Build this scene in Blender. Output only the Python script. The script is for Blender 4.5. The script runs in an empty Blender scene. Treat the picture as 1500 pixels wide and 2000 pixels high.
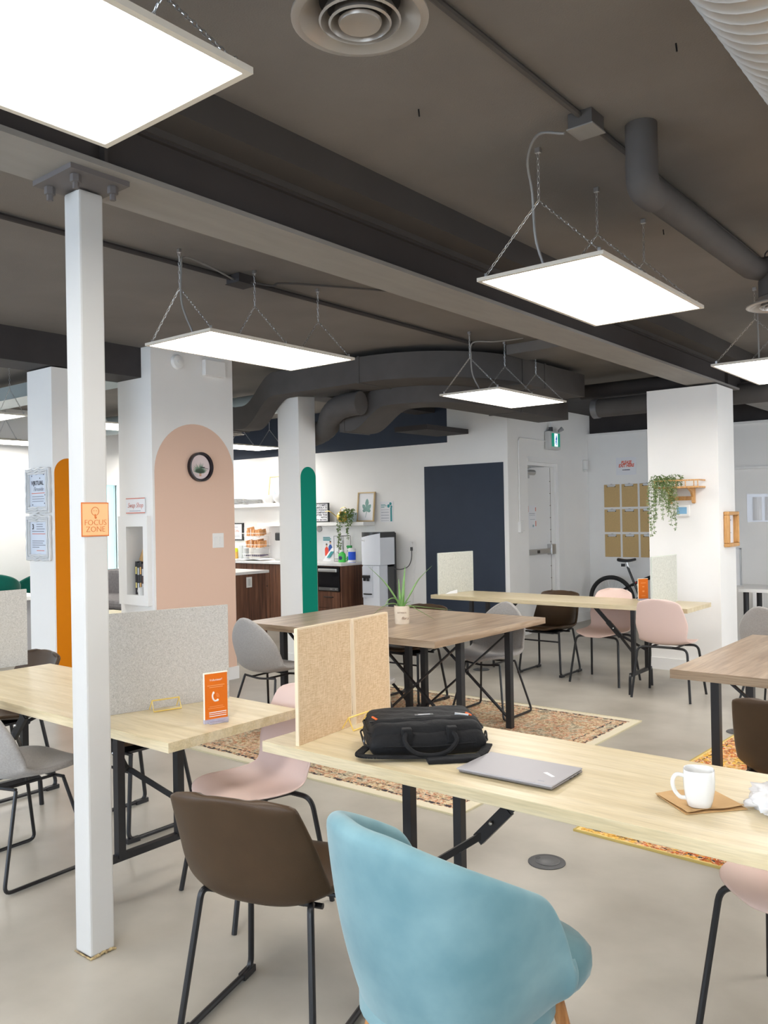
import bpy, bmesh, math, random
import numpy as np
from mathutils import Vector, Matrix
R = math.radians
random.seed(7)
SC = bpy.context.scene
COL = SC.collection

# ------------------------------------------------------------------ camera, world, lights, exposure
cam_d = bpy.data.cameras.new('camera'); cam = bpy.data.objects.new('camera', cam_d); COL.objects.link(cam)
cam_d.sensor_fit = 'VERTICAL'; cam_d.sensor_height = 36.0; cam_d.sensor_width = 27.0
cam_d.lens = 1640.0 / 2000.0 * 36.0
cam_d.clip_start = 0.05; cam_d.clip_end = 60
_y, _p, _r = R(39.01), R(0.28), R(-1.02)
_f = Vector((-math.sin(_y) * math.cos(_p), math.cos(_y) * math.cos(_p), math.sin(_p)))
_rt = Vector((math.cos(_y), math.sin(_y), 0)); _u = _rt.cross(_f)
_r2 = _rt * math.cos(_r) + _u * math.sin(_r); _u2 = -_rt * math.sin(_r) + _u * math.cos(_r)
M = Matrix((( _r2.x, _u2.x, -_f.x, 0), (_r2.y, _u2.y, -_f.y, 0), (_r2.z, _u2.z, -_f.z, 1.56), (0, 0, 0, 1)))
cam.matrix_world = M
SC.camera = cam

W = bpy.data.worlds.new('sky'); SC.world = W; W.use_nodes = True
bgn = W.node_tree.nodes['Background']; bgn.inputs[0].default_value = (0.75, 0.86, 1.0, 1); bgn.inputs[1].default_value = 1.0

def area(name, loc, size, sy, energy, col, rot):
    l = bpy.data.lights.new(name, 'AREA'); l.shape = 'RECTANGLE'; l.size = size; l.size_y = sy
    l.energy = energy; l.color = col
    o = bpy.data.objects.new(name, l); COL.objects.link(o); o.location = loc; o.rotation_euler = rot
    return o
# daylight entering through the windows of the street side (behind the camera) and the far left wall
area('daylight_front', (-5.3, -3.35, 1.75), 5.4, 1.9, 150, (0.72, 0.84, 1.0), (R(90), 0, R(180)))
area('daylight_front', (0.6, -3.35, 1.75), 3.4, 1.9, 90, (0.82, 0.9, 1.0), (R(90), 0, R(180)))
area('daylight_right', (2.9, 7.6, 1.6), 5.5, 2.0, 50, (0.93, 0.95, 1.0), (R(90), 0, R(90)))
area('daylight_left', (-11.05, 2.2, 1.7), 3.6, 1.7, 35, (0.75, 0.88, 1.0), (R(90), 0, R(-90)))
PANEL_POWER = 15.5
SC.view_settings.view_transform = 'Standard'; SC.view_settings.look = 'None'
SC.view_settings.exposure = 0.06; SC.view_settings.gamma = 1.0
SC.view_settings.use_curve_mapping = False

# ------------------------------------------------------------------ materials
def S(r, g, b):
    f = lambda c: (c / 255 / 12.92) if c <= 10 else (((c / 255) + 0.055) / 1.055) ** 2.4
    return (f(r), f(g), f(b))
def newmat(name):
    m = bpy.data.materials.new(name); m.use_nodes = True
    nt = m.node_tree; return m, nt, nt.nodes['Principled BSDF']
def mat(name, c, rough=0.5, metal=0.0, vary=0.0, vs=8.0, bump=0.0, bs=60.0, c2=None, stretch=(1, 1, 1), sheen=0.0, spec=0.5,
        emit=None, es=0.0, alpha=None, trans=0.0, detail=4.0, contrast=None, coat=0.0):
    m, nt, b = newmat(name)
    b.inputs['Base Color'].default_value = (*c, 1); b.inputs['Roughness'].default_value = rough
    b.inputs['Metallic'].default_value = metal; b.inputs['Specular IOR Level'].default_value = spec
    if sheen: b.inputs['Sheen Weight'].default_value = sheen; b.inputs['Sheen Roughness'].default_value = 0.4
    if coat: b.inputs['Coat Weight'].default_value = coat; b.inputs['Coat Roughness'].default_value = 0.1
    if trans: b.inputs['Transmission Weight'].default_value = trans
    if alpha is not None: b.inputs['Alpha'].default_value = alpha
    if emit: b.inputs['Emission Color'].default_value = (*emit, 1); b.inputs['Emission Strength'].default_value = es
    if vary or c2 or bump:
        tc = nt.nodes.new('ShaderNodeTexCoord'); mp = nt.nodes.new('ShaderNodeMapping')
        mp.inputs['Scale'].default_value = stretch; nt.links.new(tc.outputs['Object'], mp.inputs[0])
    if vary or c2:
        n = nt.nodes.new('ShaderNodeTexNoise'); n.inputs['Scale'].default_value = vs; n.inputs['Detail'].default_value = detail
        nt.links.new(mp.outputs[0], n.inputs['Vector'])
        cr = nt.nodes.new('ShaderNodeValToRGB')
        lo, hi = contrast or (0.3, 0.7)
        cr.color_ramp.elements[0].position = lo; cr.color_ramp.elements[1].position = hi
        if c2: a, d = c, c2
        else: a = tuple(x * (1 - vary) for x in c); d = tuple(min(1, x * (1 + vary)) for x in c)
        cr.color_ramp.elements[0].color = (*a, 1); cr.color_ramp.elements[1].color = (*d, 1)
        nt.links.new(n.outputs['Fac'], cr.inputs[0]); nt.links.new(cr.outputs[0], b.inputs['Base Color'])
    if bump:
        n2 = nt.nodes.new('ShaderNodeTexNoise'); n2.inputs['Scale'].default_value = bs; n2.inputs['Detail'].default_value = 3
        nt.links.new(mp.outputs[0], n2.inputs['Vector'])
        bp = nt.nodes.new('ShaderNodeBump'); bp.inputs['Strength'].default_value = bump; bp.inputs['Distance'].default_value = 0.004
        nt.links.new(n2.outputs['Fac'], bp.inputs['Height']); nt.links.new(bp.outputs[0], b.inputs['Normal'])
    return m
def wood(name, c1, c2, c3, along='x', rough=0.4, scale=1.0, spec=0.4, plank=0.0):
    m, nt, b = newmat(name); b.inputs['Roughness'].default_value = rough; b.inputs['Specular IOR Level'].default_value = spec
    tc = nt.nodes.new('ShaderNodeTexCoord'); mp = nt.nodes.new('ShaderNodeMapping')
    s = {'x': (0.9, 14, 14), 'y': (14, 0.9, 14), 'z': (14, 14, 0.9)}[along]
    mp.inputs['Scale'].default_value = tuple(v * scale for v in s); nt.links.new(tc.outputs['Object'], mp.inputs[0])
    n = nt.nodes.new('ShaderNodeTexNoise'); n.inputs['Scale'].default_value = 1.6; n.inputs['Detail'].default_value = 6; n.inputs['Distortion'].default_value = 0.7
    nt.links.new(mp.outputs[0], n.inputs['Vector'])
    cr = nt.nodes.new('ShaderNodeValToRGB'); e = cr.color_ramp.elements
    e[0].position = 0.28; e[0].color = (*c1, 1); e[1].position = 0.72; e[1].color = (*c3, 1)
    k = e.new(0.5); k.color = (*c2, 1)
    nt.links.new(n.outputs['Fac'], cr.inputs[0])
    mp2 = nt.nodes.new('ShaderNodeMapping'); mp2.inputs['Scale'].default_value = tuple(v * scale * 6 for v in s)
    nt.links.new(tc.outputs['Object'], mp2.inputs[0])
    n2 = nt.nodes.new('ShaderNodeTexNoise'); n2.inputs['Scale'].default_value = 2; n2.inputs['Detail'].default_value = 4
    nt.links.new(mp2.outputs[0], n2.inputs['Vector'])
    mx = nt.nodes.new('ShaderNodeMix'); mx.data_type = 'RGBA'; mx.blend_type = 'MULTIPLY'; mx.inputs[0].default_value = 0.35
    cr2 = nt.nodes.new('ShaderNodeValToRGB'); cr2.color_ramp.elements[0].position = 0.35; cr2.color_ramp.elements[0].color = (0.6, 0.6, 0.6, 1); cr2.color_ramp.elements[1].position = 0.6
    nt.links.new(n2.outputs['Fac'], cr2.inputs[0]); nt.links.new(cr.outputs[0], mx.inputs[6]); nt.links.new(cr2.outputs[0], mx.inputs[7])
    nt.links.new(mx.outputs[2], b.inputs['Base Color'])
    return m
def felt(name, dark, light, scale=55, spec=0.1):
    m, nt, b = newmat(name); b.inputs['Roughness'].default_value = 0.95; b.inputs['Specular IOR Level'].default_value = spec
    tc = nt.nodes.new('ShaderNodeTexCoord')
    n = nt.nodes.new('ShaderNodeTexNoise'); n.inputs['Scale'].default_value = scale; n.inputs['Detail'].default_value = 5; n.inputs['Distortion'].default_value = 1.5; n.inputs['Roughness'].default_value = 0.65
    nt.links.new(tc.outputs['Object'], n.inputs['Vector'])
    cr = nt.nodes.new('ShaderNodeValToRGB'); e = cr.color_ramp.elements
    e[0].position = 0.36; e[0].color = (*dark, 1); e[1].position = 0.6; e[1].color = (*light, 1)
    nt.links.new(n.outputs['Fac'], cr.inputs[0]); nt.links.new(cr.outputs[0], b.inputs['Base Color'])
    bp = nt.nodes.new('ShaderNodeBump'); bp.inputs['Strength'].default_value = 0.2; bp.inputs['Distance'].default_value = 0.002
    nt.links.new(n.outputs['Fac'], bp.inputs['Height']); nt.links.new(bp.outputs[0], b.inputs['Normal'])
    return m
def woven(name, dark, light, sc=260):
    m, nt, b = newmat(name); b.inputs['Roughness'].default_value = 0.9; b.inputs['Specular IOR Level'].default_value = 0.15
    tc = nt.nodes.new('ShaderNodeTexCoord'); outs = []
    for st in ((sc, sc, sc * 0.08), (sc * 0.1, sc * 0.1, sc)):
        mp = nt.nodes.new('ShaderNodeMapping'); mp.inputs['Scale'].default_value = st; nt.links.new(tc.outputs['Object'], mp.inputs[0])
        n = nt.nodes.new('ShaderNodeTexNoise'); n.inputs['Scale'].default_value = 1.0; n.inputs['Detail'].default_value = 2
        nt.links.new(mp.outputs[0], n.inputs['Vector']); outs.append(n)
    ad = nt.nodes.new('ShaderNodeMath'); ad.operation = 'ADD'; nt.links.new(outs[0].outputs['Fac'], ad.inputs[0]); nt.links.new(outs[1].outputs['Fac'], ad.inputs[1])
    hf = nt.nodes.new('ShaderNodeMath'); hf.operation = 'MULTIPLY'; hf.inputs[1].default_value = 0.5; nt.links.new(ad.outputs[0], hf.inputs[0])
    cr = nt.nodes.new('ShaderNodeValToRGB'); e = cr.color_ramp.elements
    e[0].position = 0.38; e[0].color = (*dark, 1); e[1].position = 0.6; e[1].color = (*light, 1)
    nt.links.new(hf.outputs[0], cr.inputs[0]); nt.links.new(cr.outputs[0], b.inputs['Base Color'])
    bp = nt.nodes.new('ShaderNodeBump'); bp.inputs['Strength'].default_value = 0.35; bp.inputs['Distance'].default_value = 0.002
    nt.links.new(hf.outputs[0], bp.inputs['Height']); nt.links.new(bp.outputs[0], b.inputs['Normal'])
    return m
def rugmat(name, pal, hx, hy, border, bc, dark_line):
    """pattern in the rug's own coordinates: cream band, dark broken line, mottled field"""
    m, nt, b = newmat(name); b.inputs['Roughness'].default_value = 0.98; b.inputs['Specular IOR Level'].default_value = 0.05
    N = nt.nodes; L = nt.links
    tc = N.new('ShaderNodeTexCoord'); sp = N.new('ShaderNodeSeparateXYZ'); L.new(tc.outputs['Object'], sp.inputs[0])
    def mth(op, a, b_=None):
        q = N.new('ShaderNodeMath'); q.operation = op
        for i, v in enumerate((a, b_)):
            if v is None: continue
            if isinstance(v, (int, float)): q.inputs[i].default_value = v
            else: L.new(v, q.inputs[i])
        return q.outputs[0]
    dx = mth('SUBTRACT', hx, mth('ABSOLUTE', sp.outputs[0])); dy = mth('SUBTRACT', hy, mth('ABSOLUTE', sp.outputs[1]))
    d = mth('MINIMUM', dx, dy)
    def noise(scale, det=6, dist=0.0, rough=0.6):
        n = N.new('ShaderNodeTexNoise'); n.inputs['Scale'].default_value = scale; n.inputs['Detail'].default_value = det
        n.inputs['Distortion'].default_value = dist; n.inputs['Roughness'].default_value = rough
        L.new(tc.outputs['Object'], n.inputs['Vector']); return n.outputs['Fac']
    n1 = noise(7.5, 8, 1.0, 0.74)
    cr = N.new('ShaderNodeValToRGB'); e = cr.color_ramp.elements
    while len(e) < len(pal): e.new(0.5)
    for i, (p, c) in enumerate(pal): e[i].position = p; e[i].color = (*c, 1)
    L.new(n1, cr.inputs[0])
    nz = noise(45, 5, 0.5)
    cr2 = N.new('ShaderNodeValToRGB'); e = cr2.color_ramp.elements
    e[0].position = 0.40; e[0].color = (0.45, 0.40, 0.36, 1); e[1].position = 0.56; e[1].color = (1, 1, 1, 1); L.new(nz, cr2.inputs[0])
    mx = N.new('ShaderNodeMix'); mx.data_type = 'RGBA'; mx.blend_type = 'MULTIPLY'; mx.inputs[0].default_value = 0.85
    L.new(cr.outputs[0], mx.inputs[6]); L.new(cr2.outputs[0], mx.inputs[7])
    # border
    dn = mth('ADD', d, mth('MULTIPLY', mth('SUBTRACT', noise(30, 3), 0.5), 0.05))
    inb = mth('LESS_THAN', dn, border)
    m2 = N.new('ShaderNodeMix'); m2.data_type = 'RGBA'; L.new(inb, m2.inputs[0]); L.new(mx.outputs[2], m2.inputs[6]); m2.inputs[7].default_value = (*bc, 1)
    lines = []
    for c0, w in dark_line:
        a = mth('LESS_THAN', mth('ABSOLUTE', mth('SUBTRACT', dn, c0)), w)
        lines.append(mth('MULTIPLY', a, mth('GREATER_THAN', noise(38, 2), 0.47)))
    ln = lines[0]
    for q in lines[1:]: ln = mth('MAXIMUM', ln, q)
    m3 = N.new('ShaderNodeMix'); m3.data_type = 'RGBA'; L.new(ln, m3.inputs[0]); L.new(m2.outputs[2], m3.inputs[6]); m3.inputs[7].default_value = (0.055, 0.05, 0.055, 1)
    L.new(m3.outputs[2], b.inputs['Base Color'])
    bp = N.new('ShaderNodeBump'); bp.inputs['Strength'].default_value = 0.7; bp.inputs['Distance'].default_value = 0.006
    L.new(noise(120, 3), bp.inputs['Height']); L.new(bp.outputs[0], b.inputs['Normal'])
    return m

WALL = mat('white_wall_paint', (0.845, 0.83, 0.805), 0.75, vary=0.015, vs=3, bump=0.08, bs=220, spec=0.25)
TRIMW = mat('white_trim_paint', (0.82, 0.81, 0.79), 0.45, spec=0.35)
CEIL = mat('dark_ceiling_paint', (0.195, 0.178, 0.163), 0.85, vary=0.06, vs=2.5, bump=0.35, bs=150, spec=0.12)
CEILD = mat('darker_ceiling_paint', (0.050, 0.045, 0.045), 0.7, vary=0.12, vs=3, bump=0.1, bs=80, spec=0.2)
BEAM = mat('beam_paint', (0.25, 0.235, 0.22), 0.6, vary=0.06, vs=6, bump=0.1, bs=90, spec=0.3, stretch=(3, .5, 3))
DUCT = mat('duct_paint', (0.095, 0.087, 0.083), 0.75, vary=0.08, vs=5, spec=0.2)
NAVY = mat('navy_wall_paint', S(50, 58, 72), 0.6, vary=0.04, vs=5, spec=0.25)
FLOORM = mat('sealed_concrete', (0.31, 0.283, 0.238), 0.33, vary=0.0, vs=1.7, bump=0.03, bs=40, c2=(0.48, 0.445, 0.385), detail=12, contrast=(0.30, 0.72), spec=0.35)
OAKX = wood('light_oak_laminate', S(200, 182, 144), S(213, 197, 162), S(223, 209, 180), 'x', 0.34)
GREYWOOD = wood('grey_brown_laminate', S(128, 104, 80), S(160, 137, 113), S(187, 166, 142), 'y', 0.3)
WALNUT = wood('walnut_veneer', S(72, 44, 32), S(104, 68, 50), S(132, 92, 68), 'z', 0.45)
GREYEDGE = wood('grey_brown_edge', S(122, 100, 78), S(150, 129, 106), S(172, 152, 128), 'x', 0.35)
PINE = wood('honey_pine', S(176, 122, 66), S(208, 156, 94), S(226, 180, 122), 'z', 0.4, 3)
OAKLEG = wood('oak_leg_wood', S(140, 92, 50), S(176, 122, 72), S(196, 144, 92), 'z', 0.45, 3)
BLACK = mat('black_powder_coat', (0.012, 0.012, 0.014), 0.38, spec=0.45)
BLACKP = mat('black_plastic', (0.015, 0.015, 0.017), 0.35)
STEEL = mat('zinc_steel', (0.62, 0.62, 0.62), 0.3, 1.0)
ALU = mat('brushed_aluminium', (0.55, 0.55, 0.55), 0.38, 1.0)
CREAMF = mat('lamp_frame_enamel', (0.62, 0.57, 0.49), 0.4)
LED = mat('led_diffuser', (0.9, 0.9, 0.9), 0.6, emit=(1.0, 0.965, 0.91), es=PANEL_POWER)
GOLD = mat('brass_wire', (0.80, 0.60, 0.16), 0.35, 0.4)
FELTG = felt('grey_felt', S(166, 163, 158), S(197, 195, 190), 150)
FELTC = felt('cream_felt', S(180, 181, 172), S(208, 208, 199), 85)
WOVEN = woven('tan_woven_fabric', S(196, 166, 130), S(222, 197, 165), 420)
FABG = mat('grey_chair_fabric', S(158, 154, 150), 0.9, vary=0.10, vs=140, bump=0.2, bs=500, sheen=0.3, spec=0.15)
LEATH = mat('brown_faux_leather', (0.056, 0.032, 0.016), 0.40, vary=0.08, vs=12, bump=0.15, bs=420, spec=0.28)
LEATHD = mat('dark_plum_leather', (0.045, 0.03, 0.026), 0.3, bump=0.15, bs=420, spec=0.5)
PINKP = mat('pink_moulded_plastic', S(221, 196, 187), 0.5, bump=0.06, bs=500, spec=0.3)
VELB = mat('blue_velvet', S(100, 137, 146), 0.8, sheen=0.3, vs=5, c2=S(124, 158, 165), detail=5, contrast=(0.35, 0.65), spec=0.12)
VELG = mat('green_velvet', S(8, 84, 72), 0.75, vary=0.2, vs=6, sheen=0.3, spec=0.15)
PINKA = mat('pink_arch_paint', S(226, 193, 172), 0.7, spec=0.2)
ORANGEA = mat('orange_arch_paint', S(212, 124, 0), 0.7, spec=0.2)
GREENA = mat('green_arch_paint', S(0, 132, 110), 0.7, spec=0.2)
ORANGEP = mat('orange_card', S(222, 112, 24), 0.35)
ORANGEL = mat('light_orange_card', S(236, 176, 116), 0.3)
ORANGED = mat('dark_orange_ink', S(204, 110, 40), 0.4)
INKW = mat('white_ink', (0.85, 0.82, 0.8), 0.5)
INKR = mat('red_ink', S(224, 92, 62), 0.5)
INKC = mat('coral_ink', S(214, 122, 100), 0.5)
INKK = mat('black_ink', (0.03, 0.03, 0.05), 0.5)
INKG = mat('grey_ink', (0.25, 0.27, 0.33), 0.5)
INKT = mat('teal_ink', S(40, 140, 145), 0.5)
PAPER = mat('white_paper', (0.80, 0.80, 0.82), 0.6)
PAPERB = mat('bluish_paper', (0.66, 0.71, 0.80), 0.5)
KRAFT = mat('kraft_paper', S(196, 158, 108), 0.8, vary=0.05, vs=30)
MASON = mat('hardboard', S(198, 166, 112), 0.6, vary=0.05, vs=60, bump=0.1, bs=400)
CERAM = mat('white_glazed_ceramic', (0.76, 0.76, 0.75), 0.12, coat=0.5)
MARBLE = mat('marble_laminate', (0.84, 0.83, 0.82), 0.25, vs=3.5, c2=(0.68, 0.68, 0.68), detail=8, contrast=(0.55, 0.7))
GLASSM = mat('clear_acrylic', (0.95, 0.95, 1.0), 0.05, trans=0.95)
DARKG = mat('dark_oven_glass', (0.008, 0.008, 0.01), 0.08)
SILVER = mat('galvanised_duct', (0.46, 0.44, 0.42), 0.42, 0.55, vary=0.08, vs=6)
FABK = mat('black_nylon', (0.007, 0.007, 0.008), 0.7, bump=0.9, bs=45, sheen=0.03, spec=0.25)
GREYL = mat('grey_laptop_metal', (0.36, 0.345, 0.36), 0.4, 0.2)
LEAFA = mat('aloe_green', S(120, 160, 92), 0.45, vary=0.18, vs=14)
LEAFD = mat('leaf_green', S(96, 122, 60), 0.6, vary=0.35, vs=40)
LEAFL = mat('pale_leaf_green', S(156, 170, 122), 0.6, vary=0.3, vs=40)
DIRT = mat('potting_soil', (0.05, 0.035, 0.025), 0.95)
DAYG = mat('frosted_daylight_glass', (0.7, 0.9, 0.95), 0.5, emit=(0.36, 0.80, 0.90), es=0.95)
SKYP = mat('bright_window_glass', (0.8, 0.9, 1.0), 0.3, emit=(0.78, 0.88, 1.0), es=2.0)
COOLW = mat('cooler_white_plastic', (0.74, 0.77, 0.83), 0.3)
GREYP = mat('grey_plastic', (0.07, 0.07, 0.072), 0.5)
SOFAM = mat('grey_sofa_fabric', S(120, 116, 116), 0.95, vary=0.15, vs=30, bump=0.6, bs=90)

# ------------------------------------------------------------------ builders
class MB:
    def __init__(s): s.bm = bmesh.new()
    def box(s, x0, x1, y0, y1, z0, z1, mtx=None):
        v = [s.bm.verts.new(Vector((x, y, z)) if mtx is None else mtx @ Vector((x, y, z))) for x in (x0, x1) for y in (y0, y1) for z in (z0, z1)]
        for q in ((0, 1, 3, 2), (4, 6, 7, 5), (0, 4, 5, 1), (2, 3, 7, 6), (0, 2, 6, 4), (1, 5, 7, 3)):
            s.bm.faces.new([v[i] for i in q])
        return s
    def bar(s, a, b, w, h, up=(0, 0, 1)):
        a, b = Vector(a), Vector(b); d = (b - a); L = d.length; d.normalize(); up = Vector(up)
        if abs(d.dot(up)) > 0.98: up = Vector((0, 1, 0))
        x = d.cross(up).normalized(); z = x.cross(d)
        m = Matrix(((x.x, d.x, z.x, a.x), (x.y, d.y, z.y, a.y), (x.z, d.z, z.z, a.z), (0, 0, 0, 1)))
        return s.box(-w / 2, w / 2, 0, L, -h / 2, h / 2, m)
    def tube(s, pts, r, seg=10, closed=False, caps=True):
        pts = [Vector(p) for p in pts]; n = len(pts)
        rr = r if isinstance(r, (list, tuple)) else [r] * n
        rings = []; prev = None
        for i, p in enumerate(pts):
            if closed: t = (pts[(i + 1) % n] - pts[i - 1])
            elif i == 0: t = pts[1] - p
            elif i == n - 1: t = p - pts[-2]
            else: t = (pts[i + 1] - p).normalized() + (p - pts[i - 1]).normalized()
            t.normalize()
            if prev is None:
                a = Vector((0, 0, 1)) if abs(t.z) < 0.9 else Vector((1, 0, 0)); x = t.cross(a).normalized()
            else:
                x = (prev - t * prev.dot(t)); x.normalize()
            prev = x; y = t.cross(x)
            rings.append([s.bm.verts.new(p + (x * math.cos(2 * math.pi * k / seg) + y * math.sin(2 * math.pi * k / seg)) * rr[i]) for k in range(seg)])
        for i in range(n if closed else n - 1):
            A, B = rings[i], rings[(i + 1) % n]
            for k in range(seg): s.bm.faces.new((A[k], A[(k + 1) % seg], B[(k + 1) % seg], B[k]))
        if caps and not closed:
            s.bm.faces.new(rings[0][::-1]); s.bm.faces.new(rings[-1])
        return s
    def lathe(s, prof, loc=(0, 0, 0), seg=32, sx=1, sy=1, mtx=None, power=1.0, loop=False):
        rings = []; loc = Vector(loc)
        for r, z in prof:
            ring = []
            for k in range(seg):
                a = 2 * math.pi * k / seg; ca, sa = math.cos(a), math.sin(a)
                if power != 1.0:
                    q = (abs(ca) ** power + abs(sa) ** power) ** (-1 / power); ca *= q; sa *= q
                v = Vector((r * ca * sx, r * sa * sy, z))
                if mtx is not None: v = mtx @ v
                ring.append(s.bm.verts.new(v + loc))
            rings.append(ring)
        for i in range(len(rings) - 1):
            for k in range(seg): s.bm.faces.new((rings[i][k], rings[i][(k + 1) % seg], rings[i + 1][(k + 1) % seg], rings[i + 1][k]))
        if loop:
            for k in range(seg): s.bm.faces.new((rings[-1][k], rings[-1][(k + 1) % seg], rings[0][(k + 1) % seg], rings[0][k]))
            return s
        for ring, f in ((rings[0], -1), (rings[-1], 1)):
            s.bm.faces.new(ring[::f])
        return s
    def grid(s, P):
        V = [[s.bm.verts.new(Vector(p)) for p in row] for row in P]
        for i in range(len(V) - 1):
            for j in range(len(V[0]) - 1): s.bm.faces.new((V[i][j], V[i][j + 1], V[i + 1][j + 1], V[i + 1][j]))
        return s
    def poly(s, pts, ext=None):
        """flat polygon, extruded along ext"""
        v = [s.bm.verts.new(Vector(p)) for p in pts]
        if ext is None: s.bm.faces.new(v); return s
        e = Vector(ext); w = [s.bm.verts.new(Vector(p) + e) for p in pts]
        s.bm.faces.new(v[::-1]); s.bm.faces.new(w); n = len(v)
        for i in range(n): s.bm.faces.new((v[i], v[(i + 1) % n], w[(i + 1) % n], w[i]))
        return s
    def ball(s, c, r, sx=1, sy=1, sz=1, u=16, v=10):
        bmesh.ops.create_uvsphere(s.bm, u_segments=u, v_segments=v, radius=r, matrix=Matrix.Translation(Vector(c)) @ Matrix.Diagonal((sx, sy, sz, 1)))
        return s
    def build(s, name, m, parent=None, smooth=False, bevel=0.0, subsurf=0, solid=0.0, ang=35, origin=None, soff=-1):
        bmesh.ops.recalc_face_normals(s.bm, faces=s.bm.faces[:])
        me = bpy.data.meshes.new(name); s.bm.to_mesh(me); s.bm.free()
        if origin is not None: me.transform(Matrix.Translation(-Vector(origin)))
        me.materials.append(m)
        if smooth or subsurf:
            me.shade_smooth()
            if not subsurf: me.set_sharp_from_angle(angle=R(ang))
        o = bpy.data.objects.new(name, me); COL.objects.link(o)
        if origin is not None: o.location = origin
        if solid:
            q = o.modifiers.new('solid', 'SOLIDIFY'); q.thickness = solid; q.offset = soff
        if bevel:
            q = o.modifiers.new('bevel', 'BEVEL'); q.width = bevel; q.segments = 2; q.limit_method = 'ANGLE'
        if subsurf:
            q = o.modifiers.new('sub', 'SUBSURF'); q.levels = subsurf; q.render_levels = subsurf
        if parent is not None: attach(o, parent)
        return o
ORG = {}
def attach(o, parent):
    o.parent = parent
    base = ORG.get(parent.name)
    if base is not None: o.matrix_parent_inverse = Matrix.Translation(-base)
    if base is not None and o.type == 'MESH': ORG[o.name] = Vector((0, 0, 0)) if o.location.length == 0 else o.location.copy()
def tag(o, label=None, cat=None, group=None, kind=None):
    if label: o['label'] = label
    if cat: o['category'] = cat
    if group: o['group'] = group
    if kind: o['kind'] = kind
    return o
def thing(name, label, cat, loc=(0, 0, 0), group=None, world=True, rotz=0.0):
    """Empty at the thing's base. world=True: its parts are drawn in room coordinates."""
    o = bpy.data.objects.new(name, None); COL.objects.link(o); o.location = loc; o.rotation_euler = (0, 0, rotz)
    o.empty_display_size = 0.1
    if world: ORG[o.name] = Vector(loc)
    return tag(o, label, cat, group)
def struct(name, mb, m, parent=None, **k):
    o = mb.build(name, m, parent, **k)
    if parent is None: o['kind'] = 'structure'
    return o
def kids(o): return list(o.children)
def copy_tree(o, parent=None):
    c = o.copy(); COL.objects.link(c)
    if parent is not None: c.parent = parent
    for ch in kids(o): copy_tree(ch, c)
    return c
def place(o, loc, rot=0.0, label=None, group=None):
    o.location = loc; o.rotation_euler = (0, 0, R(rot))
    if label: o['label'] = label
    if group: o['group'] = group
    return o
DG = None
def text(name, body, size, org, right, up, m, parent=None, align='CENTER', extr=0.0006, shear=0.0, sx=1.0, bold=0.0, spacing=1.0):
    c = bpy.data.curves.new('lettering_curve', 'FONT'); c.body = body; c.size = size; c.align_x = align; c.align_y = 'CENTER'
    c.extrude = extr; c.shear = shear; c.offset = bold; c.resolution_u = 2; c.space_line = spacing
    t = bpy.data.objects.new('lettering_tmp', c); COL.objects.link(t)
    dg = bpy.context.evaluated_depsgraph_get(); dg.update()
    me = bpy.data.meshes.new_from_object(t.evaluated_get(dg)); bpy.data.objects.remove(t); bpy.data.curves.remove(c)
    r, u = Vector(right).normalized(), Vector(up).normalized(); n = r.cross(u); og = Vector(org)
    me.transform(Matrix(((r.x * sx, u.x, n.x, og.x), (r.y * sx, u.y, n.y, og.y), (r.z * sx, u.z, n.z, og.z), (0, 0, 0, 1))))
    me.name = name; me.materials.clear(); me.materials.append(m)
    o = bpy.data.objects.new(name, me); COL.objects.link(o)
    if parent is not None: attach(o, parent)
    return o
def lines(mb, org, right, up, rows, t=0.001):
    """thin printed lines: rows of (x0,x1,z,h) in the card's own axes"""
    r, u = Vector(right).normalized(), Vector(up).normalized(); n = r.cross(u); og = Vector(org)
    for x0, x1, z, h in rows:
        p = [og + r * a + u * b + n * 0.0004 for a, b in ((x0, z), (x1, z), (x1, z + h), (x0, z + h))]
        mb.poly(p, n * t)
    return mb
XP, YP, ZP = (1, 0, 0), (0, 1, 0), (0, 0, 1)
def arc(c, r, a0, a1, n, ax=(0, 1), fixed=0.0):
    """points on an arc in the plane of the two axes ax (0=x,1=y,2=z) about centre c"""
    out = []
    for i in range(n + 1):
        a = R(a0 + (a1 - a0) * i / n); p = list(c); p[ax[0]] += r * math.cos(a); p[ax[1]] += r * math.sin(a); out.append(tuple(p))
    return out
def fillet(pts, r, n=5):
    """polyline with rounded corners"""
    P = [Vector(p) for p in pts]; out = [P[0]]
    for i in range(1, len(P) - 1):
        a, b, c = P[i - 1], P[i], P[i + 1]; d1 = (a - b); d2 = (c - b)
        q = min(r, d1.length * 0.45, d2.length * 0.45); s_, e_ = b + d1.normalized() * q, b + d2.normalized() * q
        for k in range(n + 1):
            t = k / n; out.append(s_ * (1 - t) ** 2 + b * 2 * t * (1 - t) + e_ * t * t)
    out.append(P[-1]); return out

# ------------------------------------------------------------------ the room
CZ = 3.12
struct('floor', MB().box(-11.3, 3.1, -3.6, 11.6, -0.1, 0), FLOORM)
struct('ceiling', MB().box(-11.3, 3.1, -3.6, 11.6, CZ, CZ + 0.1), CEIL)
# kitchen wall: white, navy painted upper part on the left
struct('wall_kitchen', MB().box(-11.2, -5.411, 9.161, 9.35, 0, 2.52).box(-6.325, -5.411, 9.161, 9.35, 2.52, CZ), WALL)
struct('wall_kitchen_upper', MB().box(-11.2, -6.325, 9.17, 9.35, 2.52, CZ), NAVY)
struct('wall_navy_panel', MB().box(-6.705, -5.475, 9.153, 9.161, 0.12, 2.215), NAVY)
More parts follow.
